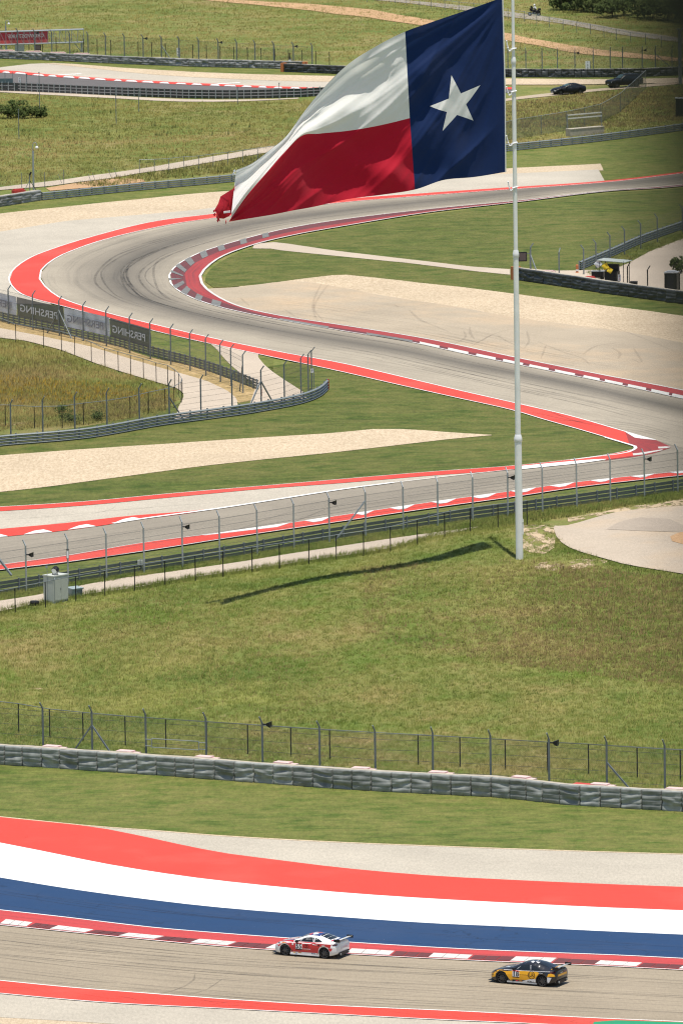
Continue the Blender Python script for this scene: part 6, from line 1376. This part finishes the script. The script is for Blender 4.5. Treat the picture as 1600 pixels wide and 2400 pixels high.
def screen(px, y0, y1, wpx, base, label, tilt=0, mast=True):
    b = P(px, base); n = np.array([0,1.,0]); c0 = onplane(np.array(float(px)), np.array(float(y1)), b, n); c1 = onplane(np.array(float(px)), np.array(float(y0)), b, n); wm = wpx/(FPX/np.linalg.norm(b-np.array([0,0,CAMH])))
    rt = root('display_screen', b, label, 'screen', None, tilt); h0, h1 = c0[2]-b[2], c1[2]-b[2]
    mb = MB(); mb.box((0,0,(h0+h1)/2),(wm,.18,h1-h0)); part('screen_case', mb, MAT['blackp'], rt, world=False); mb = MB(); mb.box((0,-.1,(h0+h1)/2),(wm*.78,.02,(h1-h0)*.78)); part('screen_face', mb, MAT['screen'], rt, world=False)
    mb = MB(); x = 0 if mast else wm*.5+.35; mb.bar((x,.12,-.1),(x,.12,h1+.1),.1); 
    if not mast: mb.bar((x,.12,h1-.2),(0,.12,h1-.2),.08)
    part('mast', mb, MAT['galvd'], rt, world=False)
screen(89, 104, 117, 15, 124, 'small dark screen hanging below the truss frame'); screen(1224.5, 590, 612, 21, 650, 'dark square screen on a post right of the flagpole', .15, mast=False)
def board(px, y0, y1, wpx, base, txt, label):
    b = P(px, base); n = np.array([0,1.,0]); z0 = onplane(np.array(float(px)), np.array(float(y1)), b, n)[2]-b[2]; z1_ = onplane(np.array(float(px)), np.array(float(y0)), b, n)[2]-b[2]; wm = wpx/(FPX/np.linalg.norm(b-np.array([0,0,CAMH])))
    rt = root('number_board', b, label, 'sign', 'white marker boards'); mb = MB(); mb.box((0,0,(z0+z1_)/2),(wm,.06,z1_-z0)); part('board', mb, MAT['whitep'], rt, world=False); mb = MB(); mb.bar((wm*.6,.1,0),(wm*.6,.1,z1_),.07); part('board_post', mb, MAT['galvd'], rt, world=False)
    hh = (z1_-z0)/len(txt)
    for i, ch in enumerate(txt):
        v, f = text_mesh(ch, min(hh*.95, wm*1.2)); mb = MB(); mb.add(np.column_stack([v[:, 0], np.full(len(v), -.04), v[:, 1]+z1_-hh*(i+.5)]), f); part('digit', mb, MAT['blackp'], rt, world=False)
board(418, 111, 131, 6.5, 141, '100', 'narrow white number board standing in the far catch fence at top left'); board(1377, 142, 162, 10.5, 166, '150', 'white number board above the dark barrier at top right'); board(46.5, 180, 192, 5, 209, '50', 'small white board by the dark bin on the far track'); board(732, 864, 873, 6.5, 917, 'F', 'small white board with the letter F at the end of the left catch fence')
rt = root('marshal_light', P(679, 160), 'dark post with a small white panel behind the orange barrier end', 'post'); mb = MB(); mb.bar((0,0,-.1),(0,0,2.3),.16); part('mast', mb, MAT['blackp'], rt, world=False); mb = MB(); mb.box((0,-.12,1.1),(.36,.05,.42)); part('panel', mb, MAT['whitep'], rt, world=False); mb = MB(); mb.bar((.05,0,1.6),(.95,0,0),.1); part('brace', mb, MAT['galvd'], rt, world=False)
rt = root('orange_block', P(715, 164), 'orange foam block behind the dark barrier, left of the flag', 'block'); mb = MB(); mb.box((0,0,.62),(.8,.8,1.25)); part('foam', mb, MAT['orange'], rt, world=False); mb = MB(); mb.box((.1,-.42,.62),(.08,.04,1.25)); part('strap', mb, MAT['blackp'], rt, world=False)
rt = root('bench', P(18, 211), 'grey bench beside the dark bin at the far track', 'bench'); mb = MB(); mb.box((0,0,.45),(1.4,.4,.08)); part('seat', mb, MAT['galv'], rt, world=False); mb = MB(); mb.box((0,.22,.85),(1.4,.06,.3)); part('backrest', mb, MAT['galv'], rt, world=False)
for x in (-.6, .6): mb = MB(); mb.bar((x,.1,0),(x,.2,.9),.08); mb.bar((x,-.15,0),(x,-.15,.42),.07); part('leg', mb, MAT['galvd'], rt, world=False)
rt = root('dark_bin', P(37, 210), 'dark green bin beside the far bench', 'bin'); mb = MB(); mb.box((0,0,.45),(.6,.55,.9)); part('bin_body', mb, flat('dark green plastic', (.02,.05,.05), .5), rt, world=False); mb = MB(); mb.box((0,0,.93),(.66,.6,.08)); part('bin_lid', mb, MAT['blackp'], rt, world=False)
rt = root('grey_container', P(46, 121.5), 'low grey container behind the truss frame', 'container'); mb = MB(); mb.box((0,0,.8),(1.4,.9,1.6)); part('container_body', mb, MAT['cab2'], rt, world=False); mb = MB(); mb.box((0,0,1.63),(1.5,1.0,.08)); part('container_lid', mb, MAT['galv'], rt, world=False)
rt = root('windbreak_panel', P(14, 206), 'blue grey mesh windbreak behind the far bench', 'panel'); mb = MB(); mb.box((0,0,.95),(2.0,.05,.9)); part('panel_cloth', mb, flat('windbreak mesh', (.08,.12,.13), .7), rt, world=False)
for x in (-1.0, -.1, 1.0): mb = MB(); mb.bar((x,0,0),(x,0,2.3),.08); part('panel_post', mb, MAT['galvd'], rt, world=False)
# prop stand next to the lamp post
rt = root('tripod_stand', P(70, 449), 'dark tripod stand beside the hooked lamp post', 'stand'); mb = MB(); mb.bar((0,0,0),(0,0,2.1),.11); part('mast', mb, MAT['galvd'], rt, world=False); mb = MB(); mb.bar((0,0,2.0),(.2,0,2.4),.2); part('head', mb, MAT['blackp'], rt, world=False)
for x in (-.75, .9): mb = MB(); mb.bar((0,0,1.4),(x,0,0),.07); part('leg', mb, MAT['galv' if x < 0 else 'blackp'], rt, world=False)
# ------------------------------------------------------------------ frame and slab by the cars
a, b = P(1330, 318), P(1410, 311); rt = root('gate_frame', a, 'pale metal gate frame with two top rails behind the long guardrail', 'gate'); up = np.array([0,0,2.75])
for p in (a, b): mb = MB(); mb.bar(p, p+up, .1); part('gate_post', mb, MAT['galvd'], rt)
for z in (2.7, 2.25): mb = MB(); mb.bar(a+(0,0,z), b+(0,0,z), .12, .14); part('gate_rail', mb, MAT['whitek'], rt)
rt = root('concrete_sill', (a+b)/2+np.array([0,-.8,0]), 'pale concrete sill below the metal gate frame', 'sill'); mb = MB(); mb.bar(a+np.array([0,-.8,.45]), b+np.array([0,-.8,.45]), .9, .9); part('sill_block', mb, MAT['dusty'], rt); mb = MB(); mb.bar(a+np.array([0,-.8,.95]), b+np.array([0,-.8,.95]), 1.0, .1); part('sill_cap', mb, MAT['runoff'], rt)
# ------------------------------------------------------------------ marshal shelter
q = P(1440, 668); rt = root('marshal_shelter', q, 'black marshal shelter with a flat pale canopy roof', 'shelter', None, -.35)
mb = MB(); mb.box((-.25,-.05,.75),(1.35,1.1,1.5)); part('booth_body', mb, MAT['blackp'], rt, world=False)
mb = MB(); mb.box((-.25,.2,1.85),(1.3,.5,.7)); part('booth_curtain', mb, MAT['dark'], rt, world=False)
cn = [onplane(np.array(float(x)), np.array(float(y)), q+np.array([0,0,2.5]), np.array([0,0,1.0])) for x, y in ((1394,603),(1443,593),(1495,599),(1447,609))]
c0 = sum(cn)/4; mb = MB(); mb.box((0,0,2.62),(3.1,2.6,.05), R=np.array(Matrix.Rotation(.06, 3, 'Y'))); part('canopy', mb, flat('canopy sheet', (.33,.36,.33), .6), rt, world=False)
for x, y in ((-1.3,-1.0),(1.3,-1.0),(1.3,1.0),(-1.3,1.0)): mb = MB(); mb.bar((x,y,0),(x,y,2.62),.06); part('canopy_post', mb, MAT['blackp'], rt, world=False)
mb = MB(); mb.box((.72,-.62,.85),(.32,.03,.7)); sg_ = part('notice', mb, MAT['whitep'], rt, world=False)
for ch, z, mt in (('8',1.0,'blackp'),('F',.68,'redslab')): v, f = text_mesh(ch, .3); mb = MB(); mb.add(np.column_stack([v[:,0]+.72, np.full(len(v),-.645), v[:,1]+z]), f); part('notice_letter', mb, MAT[mt], sg_, world=False)
rt = root('marshal_cart', P(1401, 655), 'low black cart with a pale shelf left of the marshal shelter', 'cart', None, -.2); mb = MB(); mb.box((0,0,.55),(1.3,.7,.65)); part('cart_body', mb, MAT['blackp'], rt, world=False); mb = MB(); mb.box((0,-.1,.92),(1.4,.75,.06)); part('cart_shelf', mb, MAT['galv'], rt, world=False)
for x in (-.5, .5): mb = MB(); mb.lathe([(0,-.05),(.2,-.05),(.2,.05),(0,.05)], 14, (x,-.3,.2), 'y'); part('cart_wheel', mb, MAT['tyre'], rt, world=False)
def flagboard(px, py, s, mat, label, name, ang, base):
    b = P(px, base); c = onplane(np.array(float(px)), np.array(float(py)), b, np.array([0,1.,0])); h = c[2]-b[2]; rt = root(name, b, label, name.split('_')[-1])
    g = np.linspace(-s/2, s/2, 7); V = np.array([[(x*math.cos(ang)-z*math.sin(ang), .05*math.sin(x*9+z*5), h+x*math.sin(ang)+z*math.cos(ang)) for z in g] for x in g]); mb = MB(); mb.grid(V); part('sheet', mb, MAT[mat], rt, True, world=False)
    mb = MB(); mb.bar((.0,.06,0),(.0,.06,h+s*.2),.035); part('stick', mb, MAT['blackp'], rt, world=False)
flagboard(1401.5, 618, .66, 'silver', 'silver diamond shaped board leaning on the marshal cart', 'signal_board', .72, 656); flagboard(1419, 624, .58, 'yellow', 'yellow flag on the left face of the marshal shelter', 'marshal_flag', .55, 671); flagboard(1429, 633, .5, 'yellow', 'second yellow flag hanging lower on the marshal shelter', 'marshal_flag', 1.0, 672)
rt = root('black_crate', P(1485, 672), 'small black crate right of the marshal shelter', 'crate', None, -.2); mb = MB(); mb.box((0,0,.45),(.75,.5,.3)); part('crate_tub', mb, MAT['blackp'], rt, world=False); mb = MB(); mb.box((.3,0,.2),(.1,.4,.5)); mb.box((-.3,0,.2),(.1,.4,.5)); part('crate_feet', mb, MAT['blackp'], rt, world=False)
rt = root('black_hut', P(1574, 681), 'dark portable hut with a pale roof at the right edge', 'hut', None, -.25); mb = MB(); mb.box((0,0,.95),(1.3,1.2,1.9)); part('hut_body', mb, MAT['blackp'], rt, world=False); mb = MB(); mb.box((0,0,1.95),(1.4,1.3,.1)); mb.box((0,0,2.05),(.9,.9,.1)); part('hut_roof', mb, MAT['silver'], rt, world=False); mb = MB(); mb.box((0,-.62,.9),(.7,.03,1.6)); part('hut_door', mb, MAT['dark'], rt, world=False)
rt = root('orange_bollard', P(1352, 640), 'orange bollard at the end of the guardrail by the shelter', 'bollard'); mb = MB(); mb.lathe([(0,0),(.22,0),(.2,.1),(.13,.12),(.15,.85),(.1,.95),(0,.95)], 12); part('bollard_body', mb, MAT['orange'], rt, world=False); mb = MB(); mb.lathe([(.145,.25),(.15,.42)], 12); part('bollard_band', mb, MAT['whitep'], rt, world=False)
rt = root('dark_bin', P(1597, 272), 'dark bin with a pale lid at the right edge behind the long guardrail', 'bin'); mb = MB(); mb.box((0,0,1.2),(1.5,1.2,2.4)); part('bin_body', mb, MAT['blackp'], rt, world=False); mb = MB(); mb.box((0,0,2.45),(1.6,1.3,.12)); part('bin_lid', mb, MAT['silver'], rt, world=False)
# orange peg and post by the connecting path
rt = root('orange_peg', P(613, 930), 'thin orange marker peg by the connecting path', 'marker'); mb = MB(); mb.bar((0,0,0),(0,0,.75),.1); part('peg', mb, MAT['orange'], rt, world=False); mb = MB(); mb.box((0,0,.78),(.12,.12,.06)); part('peg_cap', mb, MAT['whitep'], rt, world=False)
# ------------------------------------------------------------------ shrubs and trees
def shrub(px, py, rad, hgt, label, name='shrub', n=900, trunk=True, leaf=.2, group='shrubs'):
    b = P(px, py); rt = root(name, b, label, 'tree' if name.endswith('tree') else 'shrub', group)
    cl = [(rng.normal(scale=rad*.45), rng.normal(scale=rad*.45), rng.uniform(.25, .85)*hgt, rng.uniform(.25, .5)*rad) for _ in range(14)]
    V = []; F_ = []
    per = n//len(cl)
    for cx, cy, cz, cr2 in cl:
        d = rng.normal(size=(per, 3)); d /= np.linalg.norm(d, axis=1)[:, None]; p = np.array([cx, cy, cz])+d*(cr2*rng.uniform(.45, 1.05, per)**.6)[:, None]*np.array([1,1,.8])
        for q_ in p:
            if q_[2] < .03: q_[2] = .03
            a = rng.normal(size=3); a /= np.linalg.norm(a); c = np.cross(a, rng.normal(size=3)); c /= np.linalg.norm(c); s = leaf*rng.uniform(.6, 1.3); k = len(V)
            V += [q_-a*s, q_+c*s*.5, q_+a*s, q_-c*s*.5]; F_.append((k, k+1, k+2, k+3))
    mb = MB(); mb.add(V, F_); part('crown', mb, MAT['leaf'], rt, world=False)
    mb = MB(); mb.tube([(0,0,-.2),(.05,0,hgt*.3),(.0,.1,hgt*.6)], [.1,.08,.03], 6)
    for cx, cy, cz, _ in cl[:6]: mb.tube([(0,0,hgt*.2),(cx*.5,cy*.5,cz*.6),(cx,cy,cz)], [.06,.04,.015], 5)
    part('trunk', mb, MAT['bark'], rt, world=False); return rt
for x, y, r, h, l in ((-8,279,1.6,2.6,'leafy shrub cut off by the left edge of the field'),(18,277,1.3,1.8,'low leafy shrub next to the left edge'),(37,276,1.3,2.6,'tallest shrub of the group at the left of the field'),(56,277,1.1,1.7,'small shrub right of the tallest one in the field'),(75,276,1.3,1.7,'low wide shrub in the group at the left of the field'),(95,275,1.0,1.4,'rightmost shrub of the group at the left of the field')): shrub(x, y, r, h, l, n=800, leaf=.16, group='shrubs at the left of the field')
tl = [(1315,22,2.6,3.2),(1345,24,2.8,3.6),(1375,26,3.0,3.6),(1405,27,3.0,4.2),(1435,40,2.6,3.0),(1460,36,3.2,4.4),(1495,40,3.4,4.6),(1530,44,3.4,4.6),(1565,47,3.4,5.0),(1600,50,3.6,5.0),(1640,55,3.6,5.0),(1390,8,3.4,4.4),(1450,12,3.6,4.4),(1520,18,3.8,5.0),(1590,24,3.8,5.0)]
od = ['first','second','third','fourth','fifth','sixth','seventh','eighth','ninth','tenth','eleventh']
for i, (x, y, r, h) in enumerate(tl): shrub(x, y, r, h, (f'dark bushy tree in the front row at top right, {od[i]} from the left' if i < 11 else f'dark bushy tree in the back row at top right, {od[i-11]} from the left'), 'bushy_tree', 1500, leaf=.26, group='dark trees at the top right')
shrub(1597, 640, 1.2, 2.0, 'dark shrub at the right edge beside the yard', n=900, leaf=.14, group=None)
for i, (x, y) in enumerate(((150,968),(228,985),(170,990))): shrub(x, y, .9, .8, 'low grey green weed clump behind the left fence, '+['upper one','right one','lower one'][i], n=500, leaf=.09, group='weed clumps behind the left fence')

# ------------------------------------------------------------------ slanted leg of the viewing tower, close to the lens and out of focus
ce = onplane(np.array([1430., 1665.]), np.array([0., 1300.]), np.array([0, 3.8, 0]), np.array([0, 1., 0])); ld = (ce[1]-ce[0])/np.linalg.norm(ce[1]-ce[0])
lo_ = ce[0]+ld*((-.2-ce[0][2])/ld[2]); hi_ = ce[0]-ld*4.0; hw = np.array([.14, 0, 0])
rt = root('tower_leg', lo_+hw, 'dark slanted steel leg of the viewing tower, blurred at the right edge', 'tower leg')
mb = MB(); mb.tube([lo_+hw, hi_+hw], .14, 20); part('leg_tube', mb, flat('black tower paint', (.008,.008,.008), .7), rt)
mb = MB(); mb.box(lo_+hw+np.array([0,0,.22]), (.6,.6,.04)); part('base_plate', mb, MAT['blackp'], rt)
